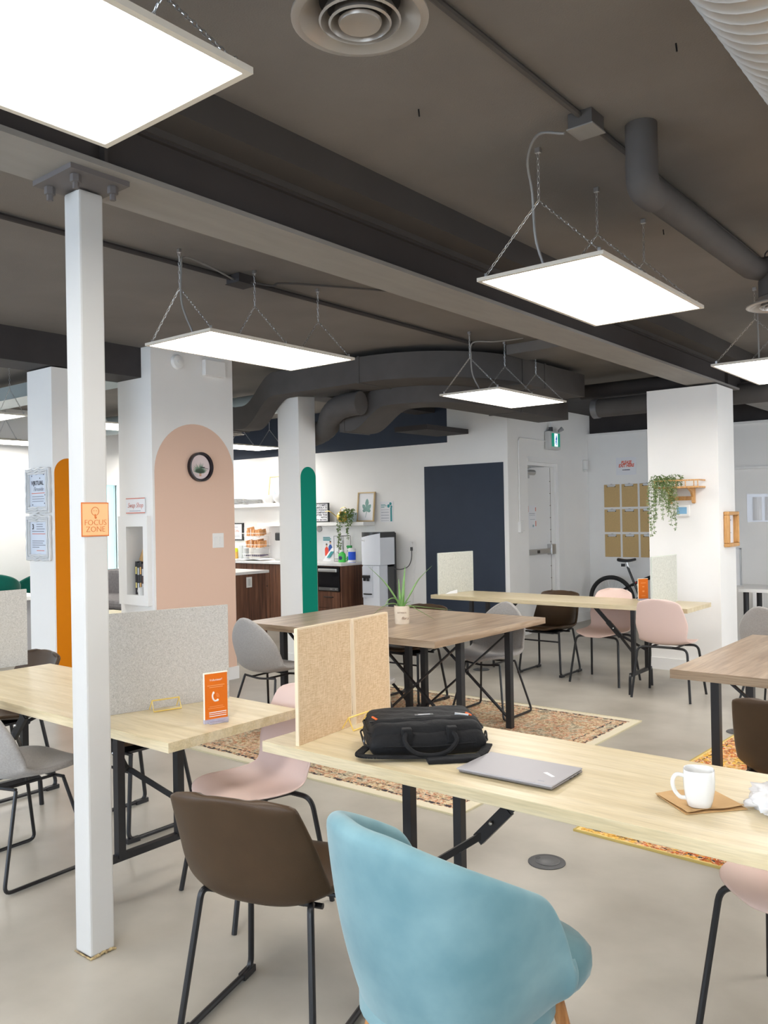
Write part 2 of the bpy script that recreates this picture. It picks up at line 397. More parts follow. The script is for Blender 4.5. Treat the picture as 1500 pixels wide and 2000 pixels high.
# wall with the exit door, opening with a recessed leaf
dw = MB(); dw.box(-5.60, -5.411, 9.35, 9.66, 0, CZ).box(-5.60, -5.411, 10.63, 11.59, 0, 2.88).box(-5.60, -5.411, 9.66, 10.63, 2.235, CZ).box(-5.411 - .19, -5.411, 10.63, 11.59, 2.88, CZ)
struct('wall_door_side', dw, WALL)
struct('wall_back', MB().box(-5.409, 3.0, 11.445, 11.6, 0, 2.70), WALL)
struct('wall_back_upper', MB().box(-5.411, 3.0, 11.52, 11.6, 2.70, CZ), CEILD)
struct('trim_1', MB().box(-5.411, 3.0, 11.42, 11.52, 2.675, 2.705), TRIMW)
struct('trim_2', MB().box(-3.6, 3.0, 11.40, 11.445, 2.085, 2.115), TRIMW)
struct('wall_left', MB().box(-11.35, -11.2, -3.5, 7.14, 0, CZ).box(-11.35, -11.2, 7.36, 9.35, 0, CZ).box(-11.35, -11.2, 7.14, 7.36, 0, .82).box(-11.35, -11.2, 7.14, 7.36, 2.1, CZ), WALL)
struct('wall_right', MB().box(3.0, 3.1, -3.5, 4.8, 0, CZ).box(3.0, 3.1, 10.4, 11.6, 0, CZ).box(3.0, 3.1, 4.8, 10.4, 0, .55).box(3.0, 3.1, 4.8, 10.4, 2.65, CZ), WALL)
struct('window_4', MB().box(3.06, 3.08, 4.8, 10.4, .55, 2.65), SKYP)
fw = MB(); fw.box(-11.3, -8.2, -3.6, -3.5, 0, CZ).box(-2.4, -1.3, -3.6, -3.5, 0, CZ).box(2.5, 3.1, -3.6, -3.5, 0, CZ).box(-8.2, 2.5, -3.6, -3.5, 0, 0.75).box(-8.2, 2.5, -3.6, -3.5, 2.75, CZ)
struct('wall_front', fw, WALL)
struct('window_1', MB().box(-8.2, -2.4, -3.58, -3.56, 0.75, 2.75), SKYP)
struct('window_2', MB().box(-1.3, 2.5, -3.58, -3.56, 0.75, 2.75), SKYP)
w = struct('window_3', MB().box(-11.30, -11.27, 7.14, 7.36, 0.82, 2.1), DAYG)
wf = MB()
for a, b, c, d in ((7.06, 7.14, .821, 2.10), (7.36, 7.52, .821, 2.10), (7.06, 7.52, 2.1, 2.18), (7.0, 7.6, .77, .82)): wf.box(-11.22, -11.17 + (.05 if c == .77 else 0), a, b, c, d)
struct('trim_3', wf, TRIMW)
# baseboards
struct('baseboard_kitchen', MB().box(-7.1, -5.411, 9.145, 9.153, 0, 0.12), TRIMW)
struct('baseboard_door', MB().box(-5.411, -5.397, 9.15, 9.66, 0, 0.12).box(-5.411, -5.397, 10.65, 11.44, 0, 0.12), TRIMW)
struct('baseboard_back', MB().box(-5.40, 2.99, 11.43, 11.445, 0, 0.12), TRIMW)
# pillars
PX = -6.316
pk = MB()
NX0, NX1, NZ0, NZ1 = -6.665, -6.41, 0.885, 1.505
pk.box(-6.83, NX0, 4.524, 5.47, 0, CZ).box(NX1, PX, 4.524, 5.47, 0, CZ).box(NX0, NX1, 4.524, 5.47, 0, NZ0).box(NX0, NX1, 4.524, 5.47, NZ1, CZ).box(NX0, NX1, 4.70, 5.47, NZ0, NZ1)
pink = struct('wall_pink_pillar', pk, WALL)
def arch_poly(x, y0, y1, zs, ztop_base):
    yc = (y0 + y1) / 2; r = (y1 - y0) / 2
    pts = [(x, y0, 0.0), (x, y1, 0.0)] + [(x, yc + r * math.cos(R(a)), ztop_base + r * zs * math.sin(R(a))) for a in range(0, 181, 6)]
    return pts
a = MB().poly(arch_poly(PX, 4.545, 5.468, 1.0, 1.99), (0.0015, 0, 0)).build('painted_arch', PINKA, pink); a['label'] = 'pale pink painted arch'
bb = MB().box(PX, PX + .014, 4.524, 5.485, 0, .12).box(-6.83, PX + .014, 4.51, 4.524, 0, .12); struct('baseboard_pink_pillar', bb, TRIMW)
orp = struct('wall_orange_pillar', MB().box(-6.85, -6.46, 3.655, 3.94, 0, 2.84), WALL)
a = MB().poly(arch_poly(-6.46, 3.668, 3.915, 1.0, 1.965), (0.0015, 0, 0)).build('painted_arch', ORANGEA, orp); a['label'] = 'orange painted arch'
grp = struct('wall_green_pillar', MB().box(-6.515, -6.206, 6.266, 6.515, 0, CZ), WALL)
a = MB().poly(arch_poly(-6.206, 6.282, 6.512, 1.0, 1.98), (0.0015, 0, 0)).build('painted_arch', GREENA, grp); a['label'] = 'green painted arch'
struct('baseboard_green_pillar', MB().box(-6.53, -6.19, 6.252, 6.266, 0, .13).box(-6.206, -6.192, 6.252, 6.53, 0, .13), TRIMW)
struct('wall_white_pillar', MB().box(-3.215, -2.533, 8.16, 8.65, 0, 2.755), WALL)
struct('baseboard_white_pillar', MB().box(-3.228, -2.52, 8.147, 8.16, 0, .115).box(-2.533, -2.52, 8.147, 8.66, 0, .115), TRIMW)
# header beams along the left bay
struct('ceiling_header_left', MB().box(-6.83, -6.46, -3.5, 4.524, 2.85, CZ), CEILD)
struct('ceiling_header_kitchen', MB().box(-6.83, -6.52, 6.6, 9.16, 2.93, CZ), CEILD)
struct('ceiling_soffit_cross', MB().box(-3.98, -2.84, 6.75, 7.15, 3.03, CZ), CEIL)
struct('ceiling_bulkhead_door', MB().box(-5.41, -3.3, 9.6, 11.52, 2.98, CZ), CEILD)
# main steel beam
bx = MB()
bx.box(-2.83, -2.54, -3.5, 11.5, 2.775, 2.795)
struct('ceiling_steel_beam', bx, BEAM)
WEB = mat('beam_web_paint', (.055, .048, .046), .8, vary=.05, vs=3, spec=.12)
struct('ceiling_steel_beam_web', MB().box(-2.80, -2.575, -3.5, 11.5, 2.795, 2.95).box(-2.83, -2.555, -3.5, 11.5, 2.95, 2.962), WEB)
struct('ceiling_beam_casing', MB().box(-2.83, -2.40, -3.5, 11.5, 2.990, CZ).box(-2.83, -2.545, -3.5, 11.5, 2.962, 2.990), mat('beam_casing_paint', (0.075, 0.067, 0.062), 0.8, vary=.05, vs=3, spec=.12))
st = MB()
for y in (1.655, 8.55): st.box(-2.575, -2.545, y - .006, y + .006, 2.795, 2.95)
struct('ceiling_beam_stiffener', st, WEB)
# steel column
PLT = mat('plate_paint', (.13, .118, .115), .6, spec=.25)
t = thing('steel_column', 'white square steel column standing in front under the ceiling beam', 'column', (-2.765, 1.70, 0))
MB().box(-2.815, -2.715, 1.652, 1.750, 0.006, 2.752).build('post', mat('column_paint', (.54, .53, .51), .5, vary=.02, vs=4), t, bevel=.008)
MB().box(-2.835, -2.585, 1.545, 1.775, 2.757, 2.775).build('cap_plate', PLT, t)
for (x, y) in ((-2.80, 1.59), (-2.63, 1.59), (-2.63, 1.735)):
    mb = MB(); mb.lathe([(.018, 2.757), (.019, 2.752), (.019, 2.730), (.011, 2.729), (.011, 2.708)], (x, y, 0), 6); mb.build('bolt', PLT, t)
cr = MB()
random.seed(3)
for i in range(22):
    f = i / 21; x = -2.715; y = 1.652 + .098 * f
    cr.ball((x + .001, y, .003 + .009 * math.sin(f * 3.1) * random.random()), .004 + random.random() * .003, 1, 1, .8, 6, 5)
    cr.ball((-2.815 + .10 * f, 1.650, .004), .002 + random.random() * .003, 1, 1, .7, 6, 5)
o = cr.build('cracked_base_filler', mat('cracked_filler', S(196, 176, 130), .9, c2=S(110, 82, 60), vs=60), t); o['label'] = 'crumbling beige filler'
sg = thing('focus_sign', 'orange FOCUS ZONE sign stuck on the white steel column', 'sign', (-2.712, 1.70, 1.52))
MB().box(-2.7145, -2.7125, 1.640, 1.752, 1.505, 1.628).build('sign_card', ORANGED, sg, bevel=.001)
MB().box(-2.7125, -2.7118, 1.6445, 1.7475, 1.510, 1.623).build('sign_face', ORANGEL, sg)
text('lettering', 'FOCUS\nZONE', .0285, (-2.7115, 1.696, 1.5425), YP, ZP, ORANGED, sg, spacing=.84, bold=-.0003)
hd = MB(); hd.tube(arc((-2.7112, 1.695, 1.596), .0148, 0, 360, 24, (1, 2)), .0011, 5, closed=False)
for y in (1.690, 1.700): hd.ball((-2.7112, y, 1.598), .0014, 1, 1, 1, 8, 6)
hd.tube([(-2.7112, 1.6945, 1.586), (-2.7112, 1.6955, 1.574)], [.0014, .0036], 6).ball((-2.7112, 1.697, 1.573), .0042, .4, 1, 1, 8, 6)
hd.build('hushing_face_drawing', ORANGED, sg)

# exit door and its hardware
dr = struct('door_1', MB().box(-5.52, -5.48, 9.60, 10.395, 0.01, 2.19), mat('door_paint', (.80, .79, .775), .45))
fr = MB(); fr.box(-5.56, -5.427, 10.395, 10.470, 0, 2.19).box(-5.50, -5.398, 10.471, 10.56, 0, 2.235).box(-5.4105, -5.402, 10.561, 10.63, 0, 2.299)
fr.box(-5.56, -5.427, 9.60, 10.470, 2.191, 2.2345).box(-5.4105, -5.396, 9.655, 10.560, 2.236, 2.30)
struct('trim_4', fr, TRIMW)
p = MB().box(-5.48, -5.42, 9.62, 10.40, 1.015, 1.085).box(-5.48, -5.405, 10.28, 10.40, 1.00, 1.14)
o = p.build('push_bar', ALU, dr, bevel=.006); o['label'] = 'grey metal push bar'
MB().box(-5.424, -5.413, 9.90, 9.96, 1.03, 1.07).build('bar_lock', BLACKP, dr)
q = MB().tube([(-5.44, 9.66, 2.10), (-5.44, 9.87, 2.10)], .036, 14).box(-5.48, -5.42, 9.64, 9.72, 2.02, 2.15)
q.bar((-5.44, 9.70, 2.155), (-5.46, 10.02, 2.182), .02, .012).bar((-5.44, 9.80, 2.17), (-5.46, 10.18, 2.186), .018, .012)
o = q.build('door_closer', ALU, dr, smooth=True); o['label'] = 'grey metal door closer'
hg = MB()
for i in range(11): hg.box(-5.484, -5.474, 10.375, 10.398, .34 + i * .165, .35 + i * .165)
hg.box(-5.482, -5.476, 10.392, 10.3965, .05, 2.18).build('weather_strip', mat('strip_brown', (.16, .13, .10), .7), dr)
n = thing('door_notice', 'small white notice taped to the exit door above its push bar', 'notice', (-5.478, 9.9, 1.45))
MB().box(-5.479, -5.477, 9.77, 9.985, 1.36, 1.665).build('sheet', PAPER, n)
lm = MB(); lines(lm, (-5.477, 9.77, 1.36), YP, ZP, [(.03, .18, .195, .006), (.03, .18, .175, .004), (.05, .18, .12, .004)]); lm.build('printed_lines', INKG, n)
lm = MB(); lines(lm, (-5.477, 9.77, 1.36), YP, ZP, [(.0, .012, .22, .08), (.19, .21, .23, .05), (.19, .21, .03, .07)]); lm.build('coral_marks', INKC, n)
lm = MB().tube(arc((-5.4755, 9.90, 1.395), .013, 0, 360, 14, (1, 2)), .003, 5); lm.build('round_logo', INKT, n)
# exit sign
e = thing('exit_sign', 'green running man exit sign with white housing over the door', 'exit sign', (-5.41, 10.30, 2.43))
MB().box(-5.405, -5.32, 10.12, 10.42, 2.415, 2.66).build('housing', mat('sign_housing', (.62, .61, .59), .4), e, bevel=.01)
MB().box(-5.32, -5.316, 10.165, 10.395, 2.455, 2.635).build('lit_face', mat('exit_lit_green', S(0, 110, 90), .3, emit=S(0, 130, 105), es=.75), e)
MB().box(-5.316, -5.314, 10.235, 10.325, 2.458, 2.632).build('doorway', mat('exit_lit_white', (.8, .95, 1), .3, emit=(.75, .92, 1), es=1.1), e)
mn = MB(); X = -5.313
mn.ball((X, 10.285, 2.598), .012, .2, 1, 1, 10, 8)
for a_, b_, w_ in (((X, 10.283, 2.585), (X, 10.277, 2.54), .02), ((X, 10.277, 2.54), (X, 10.295, 2.505), .012), ((X, 10.295, 2.505), (X, 10.285, 2.475), .010), ((X, 10.277, 2.54), (X, 10.262, 2.51), .012), ((X, 10.262, 2.51), (X, 10.245, 2.49), .010),
                   ((X, 10.285, 2.575), (X, 10.305, 2.56), .008), ((X, 10.281, 2.575), (X, 10.262, 2.555), .008)): mn.bar(a_, b_, .003, w_, (0, 1, 0)) if 0 else mn.tube([a_, b_], w_ / 2, 6)
mn.build('running_figure', mat('exit_blue', S(30, 70, 160), .4, emit=S(30, 70, 160), es=.5), e)
em = MB().tube([(-5.36, 10.21, 2.66), (-5.36, 10.21, 2.69)], .03, 12).box(-5.38, -5.34, 10.20, 10.24, 2.66, 2.72); em.build('lamp_bracket', GREYP, e)
em = MB().tube([(-5.34, 10.40, 2.67), (-5.30, 10.44, 2.71)], [.018, .032], 12); em.build('emergency_lamp', mat('lamp_grey', (.3, .3, .3), .4), e)
MB().tube([(-5.37, 10.23, 2.70), (-5.37, 10.23, 3.11)], .008, 8).build('drop_conduit', TRIMW, e)
c = MB().tube(fillet([(-5.40, 10.12, 2.53), (-5.40, 9.44, 2.53), (-5.40, 9.415, 2.48), (-5.40, 9.415, 1.45)], .10, 8), .0095, 10).build('wall_conduit', TRIMW, smooth=True)
tag(c, 'thin white conduit bending down the wall from the exit sign', 'conduit')
s_ = thing('light_switch', 'white switch box at the foot of the exit sign conduit', 'switch', (-5.405, 9.42, 1.3))
MB().box(-5.411, -5.37, 9.385, 9.445, 1.32, 1.46).build('box', TRIMW, s_, bevel=.005); MB().box(-5.411, -5.385, 9.46, 9.52, 1.34, 1.47).build('outlet_cover', TRIMW, s_, bevel=.004)
s_ = MB().box(-5.411, -5.355, 11.27, 11.34, 2.18, 2.32).box(-5.411, -5.36, 11.275, 11.335, 2.15, 2.18).build('motion_sensor', TRIMW, bevel=.01)
tag(s_, 'small white sensor on the wall right of the exit door', 'sensor')
# pillar fittings
s_ = thing('light_switch', 'double light switch on the pink arch pillar', 'switch', (PX, 5.26, 1.3))
MB().box(PX, PX + .007, 5.19, 5.325, 1.285, 1.425).build('cover_plate', TRIMW, s_, bevel=.003)
for y in (5.225, 5.29): MB().box(PX + .007, PX + .012, y - .017, y + .017, 1.32, 1.39).build('rocker', TRIMW, s_, bevel=.002)
s_ = thing('smoke_detector', 'round white detector high on the pink arch pillar', 'detector', (PX, 4.81, 3.0))
rx = Matrix.Rotation(R(90), 4, 'Y')
MB().lathe([(.068, 0), (.068, .012), (.058, .03), (.03, .036), (.001, .036)], (PX, 4.81, 3.01), 28, mtx=rx).build('disc', TRIMW, s_, smooth=True)
MB().lathe([(.02, .034), (.02, .044), (.001, .045)], (PX, 4.81, 3.01), 16, mtx=rx).build('sensor_cap', TRIMW, s_, smooth=True)
s_ = MB().box(PX, PX + .05, 5.10, 5.345, 2.92, 3.07).build('wall_speaker_box', WALL, bevel=.004); tag(s_, 'flat white box at the top of the pink arch pillar', 'wall box')
ck = thing('wall_clock', 'round black-rimmed clock with a plant printed on its pink face', 'clock', (PX, 5.045, 2.05))
MB().lathe([(.112, 0), (.137, 0), (.137, .045), (.124, .047), (.120, .02), (.112, .02)], (PX, 5.045, 2.052), 48, mtx=rx, loop=True).build('rim', mat('clock_black', (.015, .01, .015), .3), ck, smooth=True)
MB().lathe([(.001, .0), (.12, 0), (.12, .018), (.001, .018)], (PX, 5.045, 2.052), 48, mtx=rx).build('face', mat('clock_face_pink', S(222, 205, 205), .5), ck)
lf = MB(); random.seed(5)
for i in range(17):
    a_ = R(-75 + i * 9.4); L = .075 + .035 * random.random(); y0, z0 = 5.045, 1.99; x = PX + .0195
    dy, dz = math.sin(a_) * L, math.cos(a_) * L; nrm = (-dz * .07, dy * .07)
    lf.poly([(x, y0 - .002, z0), (x, y0 + dy * .5 + nrm[0], z0 + dz * .5 + nrm[1]), (x, y0 + dy, z0 + dz), (x, y0 + dy * .5 - nrm[0], z0 + dz * .5 - nrm[1])], (.0006, 0, 0))
lf.build('printed_leaves', mat('printed_green', S(128, 152, 132), .6), ck)
MB().box(PX + .019, PX + .0197, 5.032, 5.056, 1.965, 1.995).build('printed_pot', mat('pot_print', S(205, 165, 140), .6), ck)
hm = MB().tube([(PX + .022, 5.045, 2.052), (PX + .022, 5.140, 2.035)], .0016, 6).tube([(PX + .022, 5.045, 2.052), (PX + .022, 5.095, 2.05)], .0024, 6); hm.build('hands', INKK, ck)
# swap shop niche frame and contents
nf = thing('niche_frame', 'white box frame around the niche in the pink arch pillar', 'frame', (-6.58, 4.52, .80))
m_ = MB()
for x0, x1, z0, z1 in ((-6.79, NX0, .795, 1.60), (NX1, -6.345, .795, 1.60), (NX0, NX1, .795, NZ0), (NX0, NX1, NZ1, 1.60)): m_.box(x0, x1, 4.478, 4.524, z0, z1)
m_.build('frame_boards', TRIMW, nf)
sw = thing('swap_shop_sign', 'white Swap Shop sign with red edges above the pillar niche', 'sign', (-6.57, 4.52, 1.63))
MB().box(-6.715, -6.425, 4.516, 4.520, 1.625, 1.765).build('card', PAPER, sw)
MB().box(-6.715, -6.425, 4.5145, 4.516, 1.625, 1.634).box(-6.715, -6.425, 4.5145, 4.516, 1.757, 1.765).build('edge_stripes', INKC, sw)
text('lettering', 'Swap Shop', .066, (-6.57, 4.5145, 1.697), XP, ZP, INKC, sw, shear=.35, sx=.82, bold=-.0008)
lm = MB(); lines(lm, (-6.66, 4.5155, 1.645), XP, ZP, [(0, .17, 0, .005)]); lm.build('small_print', INKG, sw)
books = [(-6.615, .028, .30, (.02, .02, .025), (.75, .65, .25)), (-6.582, .030, .29, (.015, .015, .02), (.55, .6, .65)), (-6.548, .028, .30, (.02, .015, .015), (.7, .42, .15)), (-6.515, .026, .28, (.05, .02, .02), (.6, .6, .62))]
ord_ = ['leftmost black spine with a yellow label', 'second black spine with a pale label', 'third black spine with an orange label', 'rightmost dark red spine']
for (x, w_, h, c1, c2), od in zip(books, ord_):
    b = thing('book', 'book standing in the pillar niche, ' + od, 'book', (x, 4.58, NZ0), 'books in the pillar niche')
    MB().box(x, x + w_, 4.535, 4.66, NZ0, NZ0 + h).build('cover', mat('book_cover', c1, .4), b)
    BLB = mat('book_label', c2, .5)
    for a_, b_ in ((.62, .84), (.2, .36)): MB().box(x + .003, x + w_ - .003, 4.5335, 4.535, NZ0 + h * a_, NZ0 + h * b_).build('spine_label', BLB, b)
pr = MB()
pr.tube([(-6.60, 4.60, NZ0 + .31), (-6.48, 4.62, NZ0 + .56)], .028, 12).tube([(-6.56, 4.58, NZ0 + .305), (-6.485, 4.60, NZ0 + .50)], .03, 12)
o = pr.build('paper_roll_pair', KRAFT, smooth=True); tag(o, 'brown kraft paper rolls leaning over the books in the niche', 'paper roll')
g = thing('mug', 'small white cup in front of the books in the pillar niche', 'cup', (-6.50, 4.515, NZ0))
MB().lathe([(.001, 0), (.03, 0), (.034, .07), (.031, .07), (.027, .005), (.001, .005)], (-6.495, 4.515, NZ0), 24).build('body', CERAM, g, smooth=True)
MB().tube(arc((-6.530, 4.515, NZ0 + .036), .022, 90, 270, 10, (0, 2)), .004, 8).build('handle', CERAM, g, smooth=True)
# ornate frames on the orange pillar
def ornate(z0, label, words):
    t = thing('picture_frame', label, 'picture frame', (-6.66, 3.655, z0), 'ornate white frames on the orange pillar')
    Y = 3.655; x0, x1, z1 = -6.865, -6.475, z0 + .385; n = 48; mb = MB()
    for a in ((x0 + .012, x1 - .012, z0 + .01, z0 + .055), (x0 + .012, x1 - .012, z1 - .055, z1 - .01), (x0 + .012, x0 + .062, z0 + .055, z1 - .055), (x1 - .062, x1 - .012, z0 + .055, z1 - .055)): mb.box(a[0], a[1], Y - .024, Y - .002, a[2], a[3])
    cx, cz = (x0 + x1) / 2, (z0 + z1) / 2
    for q, rad, yy, am in ((.93, .011, .022, .006), (.74, .0075, .026, .003), (.84, .006, .030, .006)):
        pts = []
        for (ax, az), (bx_, bz) in (((x0, z0), (x1, z0)), ((x1, z0), (x1, z1)), ((x1, z1), (x0, z1)), ((x0, z1), (x0, z0))):
            L = math.hypot(bx_ - ax, bz - az); nx, nz = (bz - az) / L, -(bx_ - ax) / L
            for i in range(n):
                f = i / n; wv = am * math.sin(f * math.pi * 6) * math.sin(f * math.pi)
                pts.append((cx + (ax + (bx_ - ax) * f - cx) * q + nx * wv, Y - yy, cz + (az + (bz - az) * f - cz) * (1 - (1 - q) * 1.0) + nz * wv))
        mb.tube(pts, rad, 6, closed=True)
    mb.build('carved_frame', mat('ornate_white', (.66, .67, .68), .5), t, smooth=True)
    MB().box(x0 + .06, x1 - .055, Y - .014, Y - .004, z0 + .05, z1 - .05).build('print', PAPERB, t)
    og = (x0 + .06, Y - .0145, z0 + .05); k = MB(); g_ = MB(); r_ = MB()
    words(t, og, k, g_, r_)
    k.build('black_drawing', INKK, t); g_.build('grey_writing', INKG, t); r_.build('pink_writing', INKC, t)
def w1(t, og, k, g_, r_):
    text('lettering', 'VIRTUAL', .05, (og[0] + .125, og[1] - .001, og[2] + .205), XP, ZP, INKK, t, bold=.001)
    text('lettering', 'Fireside', .05, (og[0] + .14, og[1] - .001, og[2] + .155), XP, ZP, INKG, t, shear=.3)
    for i, (a_, b_) in enumerate(((.03, .262), (.10, .275), (.22, .27), (.04, .02), (.24, .10), (.23, .03), (.16, .24), (.06, .18))): lines(k, og, XP, ZP, [(a_, a_ + .010, b_, .010)])
    lines(r_, og, XP, ZP, [(.03, .24, .118, .006)]); lines(g_, og, XP, ZP, [(.04, .22, .09, .006), (.04, .23, .07, .006), (.04, .22, .05, .006)])
def w2(t, og, k, g_, r_):
    text('lettering', '3', .06, (og[0] + .045, og[1] - .001, og[2] + .235), XP, ZP, INKK, t, bold=.002)
    for i, (a_, b_) in enumerate(((.10, .20), (.10, .20), (.10, .23), (.03, .22))): lines(g_, og, XP, ZP, [(a_, b_, .255 - i * .02, .007)])
    lines(r_, og, XP, ZP, [(.03, .24, .175, .006), (.10, .22, .035, .006)])
    lines(g_, og, XP, ZP, [(.03, .22, .115, .007), (.03, .20, .098, .007), (.03, .24, .08, .007), (.03, .14, .062, .007)])
ornate(1.632, 'upper ornate white frame with a VIRTUAL sheet on the orange pillar', w1)
ornate(1.235, 'lower ornate white frame with handwriting on the orange pillar', w2)

# ------------------------------------------------------------------ ceiling things
def chain(mb, a, b, link=.030, r=.0016, w=.0055):
    a, b = Vector(a), Vector(b); d = b - a; L = d.length; d.normalize(); n = max(2, int(L / (link * .78)))
    x = d.cross(Vector((.3, .9, .1))).normalized(); y = d.cross(x)
    for i in range(n):
        c = a + d * (L * (i + .5) / n); s_ = x if i % 2 else y; h = link / 2
        pts = [c + d * (h * math.cos(q)) + s_ * (w * math.sin(q)) for q in [k * math.pi / 4 for k in range(8)]]
        mb.tube(pts, r, 4, closed=True)
ZL = 2.60
def ceiling_light(x0, y0, label, ceil=CZ, cable=None, w=.60, L=1.215):
    x1, y1 = x0 + w, y0 + L
    t = thing('ceiling_light', label, 'ceiling light', ((x0 + x1) / 2, (y0 + y1) / 2, ZL), 'hanging light panels')
    f = MB(); e = .018; z0, z1 = ZL - .002, ZL + .014
    f.box(x0, x1, y0, y0 + e, z0, z1).box(x0, x1, y1 - e, y1, z0, z1).box(x0, x0 + e, y0 + e, y1 - e, z0, z1).box(x1 - e, x1, y0 + e, y1 - e, z0, z1)
    f.box(x0 + e, x1 - e, y0 + e, y1 - e, z1 - .004, z1); f.box(x0 + .2, x1 - .2, y0 + .45, y1 - .45, z1, z1 + .03)
    f.build('frame', CREAMF, t)
    MB().box(x0 + e, x1 - e, y0 + e, y1 - e, ZL, ZL + .004).build('diffuser', LED, t)
    xc = (x0 + x1) / 2
    for y in (y0 + .03, (y0 + y1) / 2, y1 - .03):
        m_ = MB(); chain(m_, (xc, y, ceil - .02), (xc, y, 2.895)); chain(m_, (xc, y, 2.895), (x0 + .03, y, z1 + .012)); chain(m_, (xc, y, 2.895), (x1 - .03, y, z1 + .012))
        m_.box(xc - .012, xc + .012, y - .008, y + .008, ceil - .022, ceil - .001)
        for x in (x0 + .03, x1 - .03): m_.box(x - .006, x + .006, y - .004, y + .004, z1, z1 + .022)
        m_.build('hanging_chain', STEEL, t)
    if cable: MB().tube(cable, [.0055 + .0007 * (i % 2) for i in range(len(cable))], 8).build('power_cable', mat('steel_conduit', (.26, .25, .24), .5, .3), t, smooth=True)
    return t
def sm(pts, n=6):
    """smooth curve through points (Catmull-Rom)"""
    P = [Vector(p) for p in pts]; P = [P[0] * 2 - P[1]] + P + [P[-1] * 2 - P[-2]]; out = []
    for i in range(1, len(P) - 2):
        a, b, c, d = P[i - 1:i + 3]
        for k in range(n):
            t = k / n; out.append(.5 * ((2 * b) + (c - a) * t + (2 * a - 5 * b + 4 * c - d) * t * t + (3 * b - a - 3 * c + d) * t ** 3))
    out.append(P[-2]); return out
ceiling_light(-2.055, .125, 'light panel nearest the camera, cut off at the upper left')
ceiling_light(-2.02, 3.18, 'light panel hanging on long chains right of the main beam', cable=sm([(-1.50, 3.02, 3.05), (-1.62, 3.03, 3.085), (-1.72, 3.12, 3.04), (-1.745, 3.20, 2.93), (-1.75, 3.23, 2.75), (-1.73, 3.27, 2.62)]))
ceiling_light(-4.235, 2.995, 'light panel hanging just right of the white steel column', cable=sm([(-4.08, 3.57, 3.08), (-4.0, 3.3, 3.09), (-3.93, 3.06, 3.08), (-3.91, 3.02, 3.0), (-3.91, 3.02, 2.8), (-3.86, 3.06, 2.62)]))
ceiling_light(-4.215, 6.0, 'far light panel hanging in front of the curved duct', cable=sm([(-3.55, 6.3, 3.05), (-3.72, 6.12, 3.02), (-3.88, 6.03, 3.02), (-3.895, 6.02, 2.9), (-3.9, 6.05, 2.75), (-3.86, 6.1, 2.62)]))
ceiling_light(-1.965, 6.2, 'light panel cut off by the right edge of the view', cable=[(-1.64, 6.2, 2.95), (-1.64, 6.22, 2.62)])
ceiling_light(-8.45, 2.98, 'light panel beyond the orange arch pillar, upper one at the left edge')
ceiling_light(-10.9, 4.75, 'light panel beyond the orange arch pillar, lower one at the left edge')
ceiling_light(-8.45, 5.05, 'light panel seen between the steel column and the pink arch pillar')
ceiling_light(-9.62, 7.6, 'light panel over the kitchen left of the green arch pillar')
for x, y in ((.3, .1), (.3, 3.2), (.3, 6.2), (-4.6, -.2), (-4.6, -3.0), (-2.05, -2.9), (.3, -2.9), (-7.9, -.6), (.3, 9.2), (-10.9, 7.6)):  # unseen panels continue the rows; last two added to brighten back wall and kitchen
    ceiling_light(x, y, 'extra unseen light panel hanging elsewhere in the room')
# round air diffusers
def air_vent(c, r, label, neck=None):
    t = thing('air_diffuser', label, 'air vent', c, 'round air diffusers'); x, y, z = c
    MB().lathe([(r * .62, .05), (r * .70, .035), (r * .88, .008), (r, .006), (r, 0), (r * .97, -.003), (r * .88, -.004), (r * .66, .028), (r * .58, .05)], c, 48, loop=True).build('outer_ring', SILVERV, t, smooth=True)
    for k, (ri, zz) in enumerate(((.60, -.004), (.46, -.010))):
        MB().lathe([(r * (ri - .11), .030), (r * (ri - .02), zz + .004), (r * ri, zz), (r * (ri - .03), zz - .004), (r * (ri - .13), .024)], c, 40, loop=True).build('inner_ring', SILVERV, t, smooth=True)
    MB().lathe([(.001, .0), (r * .15, .002), (r * .28, .0), (r * .32, -.006), (r * .30, -.014), (r * .22, -.012), (.001, -.006)], c, 36).build('centre_disc', SILVERV, t, smooth=True)
    MB().lathe([(.001, .046), (r * .62, .046), (r * .62, .050), (.001, .050)], c, 36).build('throat_shade_disc', mat('throat_shade_black', (.006, .006, .01), .7), t)  # black disc stands in for the shade inside the vent neck
    MB().lathe([(r * .62, .052), (r * .60, .20)] if neck is None else neck, c, 36).build('neck_duct', DUCT, t, smooth=True)
    return t
SILVERV = mat('diffuser_painted_metal', (.34, .31, .28), .3, .35)
air_vent((-1.345, 1.60, 2.80), .172, 'round ceiling air vent at the top centre of the view', [(.105, .052), (.105, .32)])
air_vent((-1.20, 4.97, 2.68), .17, 'round air vent below the straight grey duct at the right edge', [(.105, .052), (.105, .14), (.065, .24), (.063, .25)])
air_vent((-8.9, 7.7, 2.72), .16, 'round air vent above the kitchen light panel', [(.10, .052), (.10, .40)])
